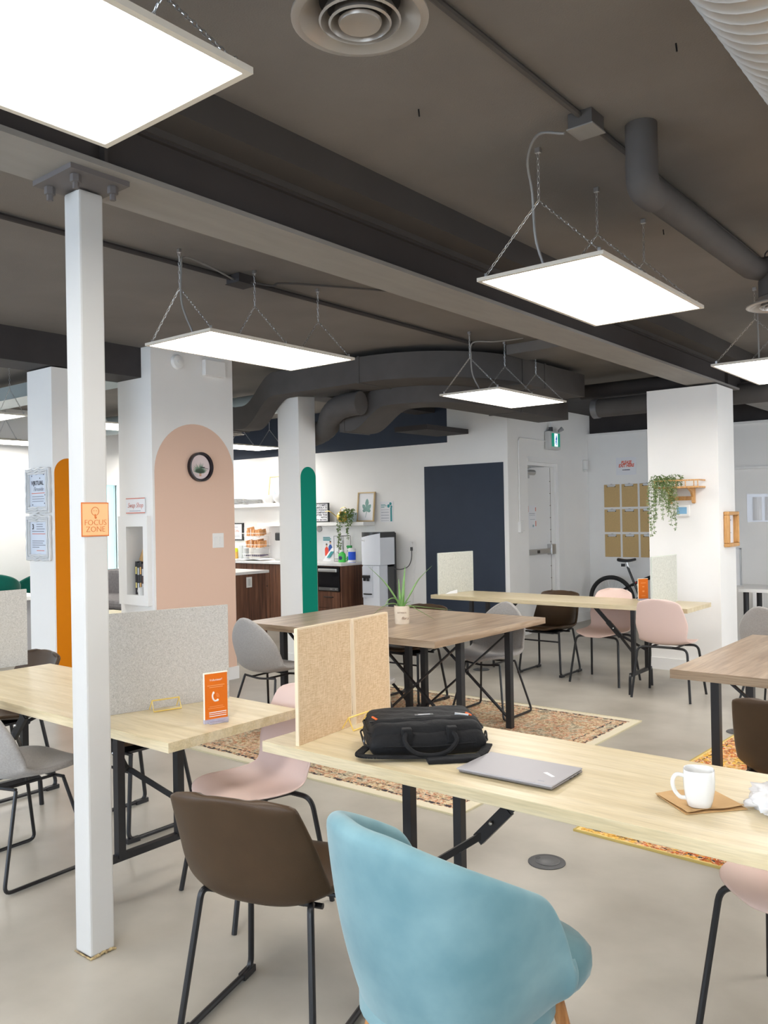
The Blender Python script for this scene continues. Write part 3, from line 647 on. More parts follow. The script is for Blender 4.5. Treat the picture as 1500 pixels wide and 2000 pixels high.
# spiral duct top right
sd = MB(); C0 = (-.50, 2.90); rr = .205; pr = []; y = -3.4
prof = []
while y < 9.2:
    prof += [(rr, y), (rr, y + .040), (rr + .007, y + .045), (rr, y + .050)]; y += .055
seg = 40; rings = []
for r_, yy in prof:
    rings.append([sd.bm.verts.new((C0[0] + r_ * math.cos(2 * math.pi * k / seg), yy + .055 * k / seg, C0[1] + r_ * math.sin(2 * math.pi * k / seg))) for k in range(seg)])
for i in range(len(rings) - 1):
    for k in range(seg - 1): sd.bm.faces.new((rings[i][k], rings[i][k + 1], rings[i + 1][k + 1], rings[i + 1][k]))
for i in range(len(rings) - 5):
    sd.bm.faces.new((rings[i][seg - 1], rings[i + 4][0], rings[i + 5][0], rings[i + 1][seg - 1]))
o = sd.build('spiral_duct', SILVER, smooth=True, ang=60); tag(o, 'large silver spiral duct at the upper right corner', 'duct')
# grey round pipe dropping from the ceiling and running to the vent
o = MB().tube([(-1.30, 3.295, CZ - .001), (-1.30, 3.295, 2.92)], .063, 20).tube(fillet([(-1.30, 3.295, 2.98), (-1.30, 3.295, 2.865), (-1.30, 3.42, 2.865)], .05, 6), .064, 20).tube([(-1.30, 3.33, 2.875), (-1.30, 4.80, 2.875), (-1.28, 4.92, 2.885), (-1.21, 4.965, 2.90)], .062, 20).build('round_duct', DUCT, smooth=True)
tag(o, 'grey round duct dropping from the ceiling and running to the right vent', 'duct')
# conduits and boxes on the ceiling
o = MB().tube([(-1.445, -3, 3.105), (-1.43, 9, 3.105)], .0125, 8).build('ceiling_conduit', DUCT, smooth=True); tag(o, 'dark conduit along the ceiling above the right light panel', 'conduit')
o = MB().tube([(-4.12, -3, 3.10), (-4.115, 6.4, 3.10)], .016, 8).build('ceiling_conduit', CEILD, smooth=True); tag(o, 'dark conduit along the ceiling left of the main beam', 'conduit')
o = MB().tube(sm([(-4.03, 3.66, 3.075), (-3.97, 3.8, 3.07), (-3.90, 3.95, 3.10), (-3.3, 5.0, 3.108)]), .007, 8).build('ceiling_cable', DUCT, smooth=True); tag(o, 'thin grey cable leaving the left ceiling junction box', 'cable')
jb = thing('junction_box', 'dark square junction box on the ceiling above the right light panel', 'junction box', (-1.43, 3.08, 3.05), 'ceiling junction boxes')
MB().box(-1.485, -1.385, 3.02, 3.13, 3.06, CZ - .001).build('box', DUCT, jb); MB().box(-1.49, -1.38, 3.015, 3.135, 3.055, 3.06).build('cover', BEAM, jb)
jb = thing('junction_box', 'dark junction box on the ceiling above the left hanging panel', 'junction box', (-4.08, 3.62, 3.05), 'ceiling junction boxes')
MB().box(-4.15, -4.03, 3.56, 3.70, 3.065, CZ - .001).build('box', CEILD, jb); MB().box(-4.155, -4.025, 3.555, 3.705, 3.06, 3.065).build('cover', CEILD, jb)
o = MB().tube([(-1.23, 4.93, 3.119), (-1.23, 4.93, 2.97)], .006, 8).tube(arc((-1.23, 4.93, 2.955), .03, 0, 360, 14, (0, 2)), .004, 6).build('hanger_rod', CEILD); tag(o, 'thin dark hanger rod above the right air vent', 'rod')
nails = ((-1.05, 2.2), (-.98, 2.8), (-1.9, 2.6), (-.9, 4.1), (-1.7, 4.6), (-1.15, 6.1))
for i, (x, y) in enumerate(nails):
    o = MB().tube([(x, y, CZ - .001), (x + .003, y, CZ - .03)], .003, 6).build('ceiling_nail', BLACK, origin=(x, y, CZ - .03))
    tag(o, 'tiny dark nail stub poking out of the ceiling paint', 'nail', 'nail stubs in the ceiling')
# rectangular ducts: section swept along a path (lower edge, z bottom, height)
def rect_duct(name, path, depth, h, label, seams=()):
    """path: (x,y,z_bottom) of the outer (camera side) lower edge; depth inward (left normal)"""
    P = [Vector(p) for p in path]; mb = MB(); rings = []
    dl = depth if isinstance(depth, list) else [depth] * len(P)
    for i, p in enumerate(P):
        a = P[max(0, i - 1)]; b = P[min(len(P) - 1, i + 1)]; d = (b - a); dd = Vector((d.x, d.y, 0)).normalized(); nn = Vector((-dd.y, dd.x, 0))
        rings.append([mb.bm.verts.new(q) for q in (p, p + nn * dl[i], p + nn * dl[i] + Vector((0, 0, h)), p + Vector((0, 0, h)))])
    for i in range(len(rings) - 1):
        for k in range(4): mb.bm.faces.new((rings[i][k], rings[i][(k + 1) % 4], rings[i + 1][(k + 1) % 4], rings[i + 1][k]))
    mb.bm.faces.new(rings[0]); mb.bm.faces.new(rings[-1][::-1])
    t = thing(name, label, 'duct', P[0]); o = mb.build('duct_body', DUCT, t, smooth=True, ang=50)
    for i in seams:
        p = P[i]; a = P[max(0, i - 1)]; b = P[min(len(P) - 1, i + 1)]; d = (b - a); dd = Vector((d.x, d.y, 0)).normalized(); nn = Vector((-dd.y, dd.x, 0)); e_ = .008
        m2 = MB(); q = [p - nn * e_ - Vector((0, 0, e_)), p + nn * (dl[i] + e_) - Vector((0, 0, e_)), p + nn * (dl[i] + e_) + Vector((0, 0, h + e_)), p - nn * e_ + Vector((0, 0, h + e_))]
        m2.poly([v - dd * .012 for v in q], dd * .024); m2.build('joint_flange', DUCT, t)
    return t
def scurve(x0, x1, z0, z1, y, n=12):
    return [(x0 + (x1 - x0) * i / n, y, z0 + (z1 - z0) * (1 - math.cos(math.pi * i / n)) / 2) for i in range(n + 1)]
HB = 2.82
p1 = [(-7.25, 6.0, 2.515), (-6.95, 6.0, 2.515)] + scurve(-6.78, -6.30, 2.515, HB, 6.0) + [(-6.17, 6.0, HB), (-6.0, 6.0, HB), (-5.14, 6.0, HB)]
cx, cy, rad = -5.14, 7.10, 1.10
p1 += [(cx + rad * math.sin(R(a)), cy - rad * math.cos(R(a)), HB) for a in range(8, 89, 8)] + [(-4.04, 7.15, HB), (-4.04, 7.6, HB), (-4.04, 8.5, HB)]
rect_duct('rectangular_duct', p1, [.24] * 16 + [.48] * (len(p1) - 16), .24, 'large dark rectangular duct curving behind the far light panel', seams=(1, 17, len(p1) - 3, len(p1) - 2))
p2 = [(-5.84, 6.5, 2.44), (-5.78, 6.5, 2.44)] + scurve(-5.70, -5.22, 2.44, 2.66, 6.5)
cx, cy, rad = -5.14, 7.10, .60
p2 += [(cx + rad * math.sin(R(a)), cy - rad * math.cos(R(a)), 2.66) for a in range(0, 91, 9)] + [(-4.54, 8.0, 2.66), (-4.54, 8.9, 2.66), (-4.54, 9.1, 2.66)]
rect_duct('rectangular_duct', p2, .40, .24, 'second dark rectangular duct curving behind the first', seams=(1, len(p2) - 3))
fx = sm([(-6.62, 6.74, 2.46), (-6.38, 6.71, 2.47), (-6.14, 6.64, 2.53), (-5.95, 6.49, 2.61), (-5.74, 6.37, 2.665), (-5.54, 6.35, 2.69), (-5.42, 6.36, 2.69)], 6)
o = MB().tube(fx, [.118 + .004 * (i % 2) for i in range(len(fx))], 24).build('flexible_duct', DUCT, smooth=True); tag(o, 'dark flexible duct elbow right of the green arch pillar top', 'duct')
rd = thing('round_duct', 'dark round duct with capped end left of the white pillar', 'duct', (-4.1, 9.0, 2.74))
MB().tube([(-4.14, 9.0, 2.745), (-1.0, 9.0, 2.745)], .105, 28).build('pipe', DUCT, rd, smooth=True)
MB().tube([(-4.17, 9.0, 2.745), (-4.10, 9.0, 2.745)], .113, 28).build('end_collar', mat('collar_grey', (.2, .2, .21), .4, .4), rd, smooth=True)
o = MB().tube([(-4.36, 9.1, 2.96), (-1.0, 9.1, 2.96)], .085, 24).build('round_duct', CEILD, smooth=True); tag(o, 'upper dark round duct running into the white pillar top', 'duct')
o = MB().box(-6.45, -5.95, 8.2, 9.10, 2.60, 2.66).build('duct_ledge', CEILD); tag(o, 'short dark ledge under the kitchen ceiling right of the duct', 'ledge')
o = MB().box(-11.1, -6.9, 4.4, 4.75, 2.86, 3.0).build('rectangular_duct', mat('silver_duct_sky_tint', (.36, .42, .43), .4, .3)); tag(o, 'pale metal duct over the lounge seen at the left edge', 'duct')  # the sky's reflection is put into this greenish grey
o = MB().tube([(-11.1, 6.9, 2.92), (-6.9, 6.9, 2.92)], .13, 20).build('round_duct', mat('silver_duct_sky_tint', (.36, .42, .43), .4, .3), smooth=True); tag(o, 'pale round metal duct over the lounge behind the steel column', 'duct')  # same grey, with the sky's reflection in its colour

# ------------------------------------------------------------------ rugs and floor boxes
def rug(x0, x1, y0, y1, rot, m, edge, label):
    cx, cy = (x0 + x1) / 2, (y0 + y1) / 2; hx, hy = (x1 - x0) / 2, (y1 - y0) / 2
    t = thing('patterned_rug', label, 'rug', (cx, cy, 0), None, False, R(rot))
    b = MB(); n = 28; P = []
    b.box(-hx, hx, -hy, hy, .0005, .009); b.build('pile', m, t)
    MB().box(-hx - .008, hx + .008, -hy - .008, -hy, .0005, .011).box(-hx - .008, hx + .008, hy, hy + .008, .0005, .011).box(-hx - .008, -hx, -hy, hy, .0005, .011).box(hx, hx + .008, -hy, hy, .0005, .011).build('bound_edge', edge, t)
    return t
pal1 = [(0.30, S(108, 102, 98)), (0.40, S(178, 166, 142)), (0.47, S(216, 204, 176)), (0.503, S(196, 108, 72)), (0.53, S(214, 198, 166)), (0.595, S(206, 188, 152)), (0.62, S(184, 92, 58)), (0.655, S(206, 190, 158)), (0.8, S(122, 118, 116))]
pal2 = [(0.30, S(120, 84, 84)), (0.40, S(236, 196, 112)), (0.46, S(240, 176, 62)), (0.51, S(236, 214, 176)), (0.55, S(196, 66, 30)), (0.60, S(232, 170, 84)), (0.66, S(224, 204, 172)), (0.74, S(96, 96, 120))]
rug(-4.95, -2.465, 3.60, 6.02, 0, rugmat('rug_cream_rust', pal1, 1.2425, 1.21, .062, S(212, 203, 180), ((.080, .012), (.16, .006))), mat('rug_edge_cream', S(204, 194, 162), .9), 'large cream and rust patterned rug under the grey brown tables')
rug(-1.84, .75, 3.72, 6.0, -2.5, rugmat('rug_yellow', pal2, 1.295, 1.14, .012, S(222, 196, 130), ((.045, .004),)), mat('rug_edge_yellow', S(186, 164, 96), .9), 'yellow and orange patterned rug at the right behind the front table')
def floor_box(x, y, label, r=.083):
    t = thing('floor_outlet', label, 'floor outlet', (x, y, 0), 'round floor outlets', False)
    MB().lathe([(.001, 0.0005), (r, .0005), (r, .003), (r * .93, .006), (.001, .006)], (0, 0, 0), 40).build('rim', GREYP, t, smooth=True)
    MB().lathe([(r * .62, .006), (r * .66, .0075), (r * .62, .0095), (.001, .0095)], (r * .05, r * .02, 0), 36).build('lid', mat('lid_grey', (.09, .09, .092), .4), t, smooth=True)
    MB().box(-r * .62, -r * .42, -r * .12, r * .08, .0095, .0105).build('lid_notch', BLACK, t)
floor_box(-1.824, 3.363, 'round floor outlet on bare concrete behind the blue chair')
floor_box(-1.80, 6.13, 'round floor outlet beyond the far edge of the yellow rug')
floor_box(-4.577, 7.157, 'round floor outlet beyond the big rug under the far table')

# ------------------------------------------------------------------ tables
def oak_table(x0, x1, y0, y1, label, ends, ctr):
    t = thing('folding_table', label, 'table', ((x0 + x1) / 2, (y0 + y1) / 2, 0), 'light oak folding tables')
    MB().box(x0, x1, y0, y1, .712, .75).build('tabletop', OAKX, t, bevel=.0015)
    yc = ctr
    for xe, s_ in ends:                                                # s_: direction towards the table middle
        for dy in (-.15, .15):
            MB().box(xe - .017, xe + .017, yc + dy - .017, yc + dy + .017, .165, .712).build('leg', BLACK, t)
        MB().box(xe - .014, xe + .014, yc - .22, yc + .22, .15, .178).tube(fillet([(xe, yc - .16, .164), (xe, yc - .235, .164), (xe, yc - .245, .0)], .05, 5), .0125, 10).tube(fillet([(xe, yc + .16, .164), (xe, yc + .235, .164), (xe, yc + .245, .0)], .05, 5), .0125, 10).build('foot_frame', BLACK, t)
        h = Vector((xe + s_ * .20, yc, .475)); top = Vector((xe + s_ * .42, yc, .705))
        b = MB().bar(top, h - (top - h).normalized() * .03, .034, .012, (0, 1, 0)).bar(top + (h - top) * .55, h - (top - h).normalized() * .03, .042, .02, (0, 1, 0))
        for dy in (-.135, .135):
            b.bar(h, (xe, yc + dy, .33), .012, .022)
        b.build('folding_brace', BLACK, t)
        r = MB()
        for p in ((h.x + s_ * .04, h.y - .02, h.z + .05), (xe + .005, yc - .152, .33), (xe + .005, yc + .152, .33)):
            r.ball(p, .0065, 1, 1, 1, 8, 6)
        r.build('rivets', STEEL, t)
    return t
oak_table(-2.282, .37, 2.089, 2.728, 'light oak table in front carrying the laptop and the black bag', ((-1.75, 1), (-.13, -1)), 2.42)
oak_table(-4.53, -2.54, 1.868, 2.528, 'light oak table behind the white steel column', ((-3.07, -1), (-4.42, 1)), 2.16)
oak_table(-5.03, -2.425, 6.94, 7.54, 'light oak table farthest back in front of the navy wall panel', ((-2.90, -1), (-4.55, 1)), 7.11)
def grey_table(x0, x1, y0, y1, label, ylegs):
    t = thing('work_table', label, 'table', ((x0 + x1) / 2, (y0 + y1) / 2, 0), 'grey brown work tables')
    MB().box(x0, x1, y0, y1, .725, .77).build('tabletop', GREYWOOD, t, bevel=.0015)
    for ya in (y0 - .0012, y1 + .0001): MB().box(x0, x1, ya, ya + .0011, .726, .769).build('edge_band', GREYEDGE, t)
    for y in ylegs:
        for x in (x0 + .075, x1 - .075): MB().box(x - .022, x + .022, y - .022, y + .022, .0095, .725).build('leg', BLACK, t)
        MB().bar((x0 + .075, y, .06), (x1 - .075, y, .70), .012, .022, (0, 1, 0)).bar((x0 + .075, y + .012, .70), (x1 - .075, y + .012, .06), .012, .022, (0, 1, 0)).build('cross_brace', BLACK, t)
    MB().box(x0 + .06, x1 - .06, ylegs[0], ylegs[0] + .03, .70, .725).box(x0 + .06, x1 - .06, ylegs[1] - .03, ylegs[1], .70, .725).build('under_rail', BLACK, t)
    return t
grey_table(-3.982, -3.07, 4.27, 5.71, 'right one of the joined grey brown tables on the big rug', (4.66, 5.29))
grey_table(-4.895, -3.985, 4.30, 5.71, 'left one of the joined grey brown tables on the big rug', (4.66, 5.29))
grey_table(-1.545, -.63, 4.155, 5.59, 'grey brown table cut off by the right edge on the yellow rug', (4.62, 5.25))

# ------------------------------------------------------------------ chairs
def prof(rows, n):
    """rows (y,z,halfwidth,curl) -> n smooth samples"""
    P = np.array(rows, float); t = np.concatenate([[0], np.cumsum(np.linalg.norm(np.diff(P[:, :2], axis=0), axis=1))]); t /= t[-1]
    ts = np.linspace(0, 1, n); out = []
    # monotone-ish cubic via small Catmull-Rom
    for x in ts:
        i = min(len(t) - 2, max(0, np.searchsorted(t, x) - 1)); a, b = P[i], P[i + 1]; h = t[i + 1] - t[i]; u = (x - t[i]) / h
        ma = (P[min(i + 1, len(P) - 1)] - P[max(i - 1, 0)]) / (t[min(i + 1, len(P) - 1)] - t[max(i - 1, 0)]) * h
        mb_ = (P[min(i + 2, len(P) - 1)] - P[i]) / (t[min(i + 2, len(P) - 1)] - t[i]) * h
        out.append((2 * u ** 3 - 3 * u ** 2 + 1) * a + (u ** 3 - 2 * u ** 2 + u) * ma + (-2 * u ** 3 + 3 * u ** 2) * b + (u ** 3 - u ** 2) * mb_)
    return np.array(out), ts
def shell(rows, n=30, m=17, r0=.12, r1=.2, p=2.2, e=2.4):
    P, ts = prof(rows, n); G = []
    for i in range(n):
        a = P[max(0, i - 1)][:2]; b = P[min(n - 1, i + 1)][:2]; T = (b - a) / np.linalg.norm(b - a); N = (T[1], -T[0])
        y, z, w, c = P[i]; t = ts[i]; k = 1.0
        if t < r0: k = (1 - (1 - max(t / r0, .02)) ** e) ** (1 / e)
        if t > 1 - r1: k = (1 - (1 - max((1 - t) / r1, .02)) ** e) ** (1 / e)
        row = []
        for j in range(m):
            u = -1 + 2 * j / (m - 1); cc = c * abs(u) ** p
            row.append((w * k * u, y + cc * N[0], z + cc * N[1]))
        G.append(row)
    return MB().grid(G)
PINK_ROWS = [(.225, .425, .17, .0), (.20, .447, .195, .004), (.12, .455, .215, .012), (.0, .442, .225, .024), (-.10, .440, .218, .035), (-.165, .462, .205, .045), (-.200, .515, .207, .055), (-.222, .60, .222, .060), (-.240, .70, .204, .046), (-.256, .78, .184, .03), (-.27, .838, .168, .018)]
def pink_chair():
    t = thing('plastic_chair', '', 'chair', (0, 0, 0), None, False)
    shell(PINK_ROWS, 30, 17, .16, .085, e=2.8).build('seat_shell', PINKP, t, solid=.009, subsurf=1)
    for sx in (-1, 1):
        for y0, y1 in ((.10, .215), (-.12, -.225)):
            MB().tube(fillet([(sx * .08, y0, .424), (sx * .205, y0 + (y1 - y0) * .35, .424), (sx * .243, y1, .0)], .05, 6), .0105, 10).build('leg', BLACK, t, smooth=True)
    MB().tube([(-.10, .10, .424), (.10, .10, .424)], .0105, 8).tube([(-.10, -.12, .424), (.10, -.12, .424)], .0105, 8).tube([(-.10, .10, .424), (-.10, -.12, .424)], .009, 8).tube([(.10, .10, .424), (.10, -.12, .424)], .009, 8).build('seat_frame', BLACK, t, smooth=True)
    return t
GREY_ROWS = [(.23, .428, .17, .0), (.20, .450, .205, .004), (.10, .450, .232, .012), (-.02, .436, .243, .03), (-.11, .434, .243, .055), (-.175, .455, .240, .08), (-.215, .52, .238, .09), (-.238, .61, .232, .075), (-.254, .70, .215, .05), (-.268, .78, .19, .03), (-.280, .845, .165, .015)]
def grey_chair():
    t = thing('fabric_chair', '', 'chair', (0, 0, 0), None, False)
    shell(GREY_ROWS, 30, 17, .18, .30, 2.4, 2.1).build('seat_shell', FABG, t, solid=.026, subsurf=1)
    for sx in (-1, 1):
        x0, x1 = sx * .155, sx * .235
        MB().tube(fillet([(x0, .11, .40), (x1, .20, .012), (x1, -.225, .012), (x0, -.12, .40)], .035, 5), .0085, 8).build('sled_leg', BLACK, t, smooth=True)
    MB().tube(fillet([(-.155, .11, .405), (0, .12, .392), (.155, .11, .405)], .05), .008, 8).tube(fillet([(-.155, -.12, .405), (0, -.13, .392), (.155, -.12, .405)], .05), .008, 8).tube([(-.08, .115, .399), (-.08, -.125, .399)], .007, 8).tube([(.08, .115, .399), (.08, -.125, .399)], .007, 8).build('seat_frame', BLACK, t, smooth=True)
    return t
BROWN_ROWS = [(.24, .435, .190, .0), (.215, .452, .212, .008), (.12, .446, .230, .022), (.0, .424, .244, .040), (-.10, .410, .248, .060), (-.175, .428, .248, .072), (-.222, .50, .246, .072), (-.252, .59, .238, .06), (-.278, .67, .226, .045), (-.302, .735, .214, .034), (-.318, .778, .206, .028)]
def brown_chair(m=LEATH):
    t = thing('leather_chair', '', 'chair', (0, 0, 0), None, False)
    shell(BROWN_ROWS, 32, 21, .16, .035, 2.8, 3.4).build('bucket_seat', m, t, solid=.022, subsurf=1)
    for sx in (-1, 1):
        x0, x1 = sx * .19, sx * .225
        lg = MB().tube(fillet([(x0, .145, .42), (x1, .19, .014), (x1, -.225, .014), (x0 - sx * .005, -.15, .44), (x0 - sx * .03, -.09, .41)], .045, 6), .0105, 10)
        o = lg.build('sled_leg', BLACK, t, smooth=True)
        for y0, y1 in ((.20, .13), (-.235, -.16)): MB().bar((x1, y0, .014), (x1, y1, .012), .026, .022).build('foot_cap', BLACKP, o)
    MB().tube([(-.20, .155, .33), (.20, .155, .33)], .0075, 8).build('front_stretcher', BLACK, t)
    MB().box(-.13, .13, -.085, .145, .400, .412).tube([(-.19, .14, .412), (.19, .14, .412)], .009, 8).tube([(-.19, -.08, .408), (.19, -.08, .408)], .009, 8).build('seat_frame', BLACK, t)
    return t
def tub_chair(m, legm, name='velvet_chair'):
    t = thing(name, '', 'chair', (0, 0, 0), None, False)
    # plan of the wraparound: straight arms then a rounded back (outer line), +y is the front
    half = []
    for k in range(25):
        a_ = R(90 * k / 24); ca, sa = math.sin(a_), math.cos(a_); q = (abs(ca) ** 2.15 + abs(sa) ** 2.15) ** (-1 / 2.15)
        half.append((.288 * ca * q, -.05 - .275 * sa * q))
    for k in range(1, 9): half.append((.288 - .004 * k / 8, -.05 + .135 * k / 8))
    L = [0]
    for a, b in zip(half[:-1], half[1:]): L.append(L[-1] + math.hypot(b[0] - a[0], b[1] - a[1]))
    cols = [(x, y, l / L[-1]) for (x, y), l in zip(half, L)]
    cols = [(-x, y, a) for x, y, a in cols[:0:-1]] + cols
    K = 9; G = []
    for i, (x, y, af) in enumerate(cols):
        x0, y0 = cols[max(0, i - 1)][:2]; x1, y1 = cols[min(len(cols) - 1, i + 1)][:2]
        tn = Vector((x1 - x0, y1 - y0, 0)).normalized(); d = Vector((tn.y, -tn.x, 0))
        if af < 1e-6: d = Vector((0, -1, 0))
        s_ = max(0, min(1, (af - .12) / .80)); top = .845 - .18 * s_ ** 1.5 - .16 * max(0, (af - .82) / .18) ** 2.6
        bot = .322 + .07 * af ** 2; th_ = .060 - .012 * af; back = (1 - af)
        P0 = Vector((x, y, 0)); pts = []
        for k in range(K + 1):
            u = k / K; off = -.055 * (1 - u) ** 2.6 + (.005 + .050 * back) * (u - .45)
            pts.append(P0 + d * off + Vector((0, 0, bot + (top - .028 - bot) * u)))
        c_ = pts[-1] - d * (th_ / 2)
        for k in range(1, 6):
            a_ = math.pi * k / 6; pts.append(c_ + d * (th_ / 2 * math.cos(a_)) + Vector((0, 0, .028 * math.sin(a_))))
        for k in range(K + 1):
            u = 1 - k / K; off = -.02 * (1 - u) ** 2 + (.005 + .050 * back) * (u - .45) - th_
            zb = min(.41, top - .05); pts.append(P0 + d * off + Vector((0, 0, zb + (top - .028 - zb) * u)))
        G.append(pts)
    def endcap(g, nxt):
        dirv = Vector((0, 1, 0)); out = []; n_ = len(g)
        for sc, push in ((.93, .010), (.70, .019), (.35, .024), (.02, .025)):
            out.append([(g[k] + g[n_ - 1 - k]) / 2 + (g[k] - (g[k] + g[n_ - 1 - k]) / 2) * sc + dirv * push for k in range(n_)])
        return out
    G = endcap(G[0], G[1])[::-1] + G + endcap(G[-1], G[-2])
    MB().grid(G).build('wraparound_back', m, t, subsurf=1)
    def loop_solid(rows, ex, hx, hy, yo, flare=0.0):
        mb = MB(); rings = []
        for sc, z in rows:
            row = []
            for k in range(44):
                a_ = 2 * math.pi * k / 44; ca, sa = math.cos(a_), math.sin(a_); q = (abs(ca) ** ex + abs(sa) ** ex) ** (-1 / ex)
                x, y = hx * ca * q, hy * sa * q
                if y > 0: x *= 1 + flare * y / hy
                row.append(mb.bm.verts.new((x * sc, y * sc + yo, z)))
            rings.append(row)
        for i in range(len(rings) - 1):
            for k in range(44): mb.bm.faces.new((rings[i][k], rings[i][(k + 1) % 44], rings[i + 1][(k + 1) % 44], rings[i + 1][k]))
        mb.bm.faces.new(rings[0]); mb.bm.faces.new(rings[-1]); return mb
    loop_solid(((.3, .328), (.97, .328), (1, .335), (1, .40)), 2.6, .225, .228, -.035).build('seat_base', m, t, smooth=True)
    loop_solid(((.3, .385), (.96, .385), (1.0, .40), (1.02, .425), (1.01, .450), (.95, .470), (.75, .482), (.3, .486)), 3.6, .226, .275, .02, .06).build('seat_cushion', m, t, smooth=True, ang=60)
    for sx in (-1, 1):
        for y0, y1 in ((.165, .225), (-.165, -.225)):
            MB().tube([(sx * .150, y0, .345), (sx * .215, y1, .0)], [.019, .0115], 14).build('leg', legm, t, smooth=True)
    return t
pc = pink_chair(); gc = grey_chair(); bc = brown_chair(); 
def put(proto, used, x, y, rot, label, group, z=0.0):
    o = proto if not used else copy_tree(proto)
    return place(o, (x, y, z), rot, label, group)
G1, G2, G3 = 'pink plastic chairs', 'grey fabric chairs', 'brown leather chairs'
put(pc, 0, -2.62, 7.02, 2, 'pink chair with its back to us at the far oak table', G1)
put(pc, 1, -3.325, 7.30, 178, 'pink chair facing us on the far side of the far oak table', G1)
put(pc, 1, -2.63, 2.35, 166, 'pink chair in the gap between the two front oak tables', G1)
put(pc, 1, -.60, 2.71, 168, 'pink chair at the right edge under the front table', G1)
put(gc, 0, -3.70, 1.92, 3, 'grey chair at the left edge beside the white steel column', G2)
put(gc, 1, -4.55, 4.27, 2, 'grey chair on the near left corner of the grey brown tables', G2, .0095)
put(gc, 1, -3.50, 5.60, 180, 'grey chair facing us behind the grey brown tables', G2, .0095)
put(gc, 1, -3.62, 4.16, 2, 'grey chair mostly hidden behind the tan dividers', G2, .0095)
put(gc, 1, -1.69, 6.80, -14, 'grey chair behind the grey brown table at the right edge', G2)
put(bc, 0, -1.93, 1.83, 17, 'brown chair in front turned away beside the blue chair', G3)
put(bc, 1, -3.95, 7.40, 180, 'brown chair facing us at the far oak table', G3)
put(bc, 1, -3.76, 2.55, 180, 'brown chair under the oak table right behind the steel column', G3)
c2 = put(bc, 1, -4.84, 2.38, 180, 'dark brown chair seen over the left end of the oak table', G3)
put(bc, 1, -4.30, 5.62, 180, 'brown chair behind the potted aloe, its back just above the table', G3, .0095)
put(bc, 1, -.87, 3.90, -4, 'brown chair at the right edge turned away from us', G3, .0095)
bl = tub_chair(VELB, OAKLEG)
place(bl, (-1.20, 1.78, 0), -14, 'light blue velvet tub chair with wooden legs in front')
gv = tub_chair(VELG, BLACK)
gv.scale = (1.12, 1.12, 1.12)
place(gv, (-10.75, 5.72, 0), 120, 'dark green velvet chair in the lounge, right one at the left edge', 'green velvet chairs')
g2 = copy_tree(gv); place(g2, (-10.3, 5.0, 0), 60, 'dark green velvet chair in the lounge, left one at the left edge', 'green velvet chairs')

# ------------------------------------------------------------------ things on the tables
CLIPF = mat('yellow_clear_film', (.85, .75, .45), .2, alpha=.3)
def wire_bracket(org, right, w, h, tilt, label):
    """small gold wire stand: leaning rectangle with a thin foot"""
    r = Vector(right).normalized(); n = Vector((r.y, -r.x, 0)); o_ = Vector(org)
    t = thing('divider_clip', label, 'divider clip', o_, 'gold wire divider clips')
    a = o_ + n * .03; b = a + r * w; c = b - n * tilt + Vector((0, 0, h)); d = a - n * tilt + Vector((0, 0, h))
    mb = MB().tube([a + Vector((0, 0, .003)), b + Vector((0, 0, .003)), c, d], .0034, 6, closed=True)
    mb.build('wire_frame', GOLD, t); e_ = Vector((0, 0, .003))
    for q_ in (d, c): MB().tube([q_, q_ - n * .03 - Vector((0, 0, h - .004))], .0024, 6).build('back_leg', GOLD, t)
    return t
def divider(name, p, q, h, m, label, group, th=.012, z=.75, lean=0.0, edge=None):
    p, q = Vector((*p, z)), Vector((*q, z)); d = (q - p).normalized(); n = Vector((d.y, -d.x, 0))
    t = thing(name, label, 'divider', p, group)
    k = MB(); u = Vector((0, 0, h)) + n * lean
    k.poly([p - n * th / 2, q - n * th / 2, q - n * th / 2 + u, p - n * th / 2 + u], n * th); k.build('panel', m, t, bevel=.0015)
    if edge is not None:
        e_ = MB(); o_ = n * 0
        for a, b in ((p, p + u), (p + u, q + u), (q + u, q)): e_.bar(a, b, .006, th + .002, n)
        e_.build('edge_band', edge, t)
    return t
EDGT = mat('pale_tan_edge', S(222, 202, 172), .6); EDGC = mat('pale_edge', S(205, 210, 200), .6)
divider('desk_divider', (-2.128, 2.118), (-2.160, 2.438), .413, WOVEN, 'tan woven divider on the front table, left of the pair', 'tan woven desk dividers', edge=EDGT)
divider('desk_divider', (-2.164, 2.468), (-2.200, 2.725), .408, WOVEN, 'tan woven divider on the front table, right of the pair', 'tan woven desk dividers', lean=-.006, edge=EDGT)
divider('desk_divider', (-3.125, 1.93), (-2.958, 2.510), .422, FELTG, 'grey felt divider beside the orange card on the left oak table', 'grey felt desk dividers')
divider('desk_divider', (-4.632, 2.05), (-4.620, 2.440), .43, FELTG, 'grey felt divider cut off by the left edge of the view', 'grey felt desk dividers')
divider('desk_divider', (-4.975, 7.00), (-4.905, 7.535), .42, FELTC, 'pale felt divider standing against the navy wall panel', 'pale felt desk dividers', edge=EDGC)
divider('desk_divider', (-2.735, 6.97), (-2.715, 7.50), .42, FELTC, 'pale felt divider standing against the white pillar', 'pale felt desk dividers', edge=EDGC)
wire_bracket((-2.123, 2.375, .752), (-.075, 1, 0), .13, .047, .022, 'gold wire clip at the foot of the tan dividers')
wire_bracket((-3.015, 2.135, .752), (.28, 1, 0), .12, .045, .022, 'gold wire clip at the foot of the grey felt divider')
bc_ = thing('binder_clip', 'white clip at the foot of the pale divider before the navy panel', 'clip', (-4.90, 7.15, .75))
MB().poly([(-4.93, 7.05, .752), (-4.88, 7.20, .752), (-4.88, 7.20, .79), (-4.91, 7.12, .775)], (.004, -.002, 0)).build('fold', PAPER, bc_)
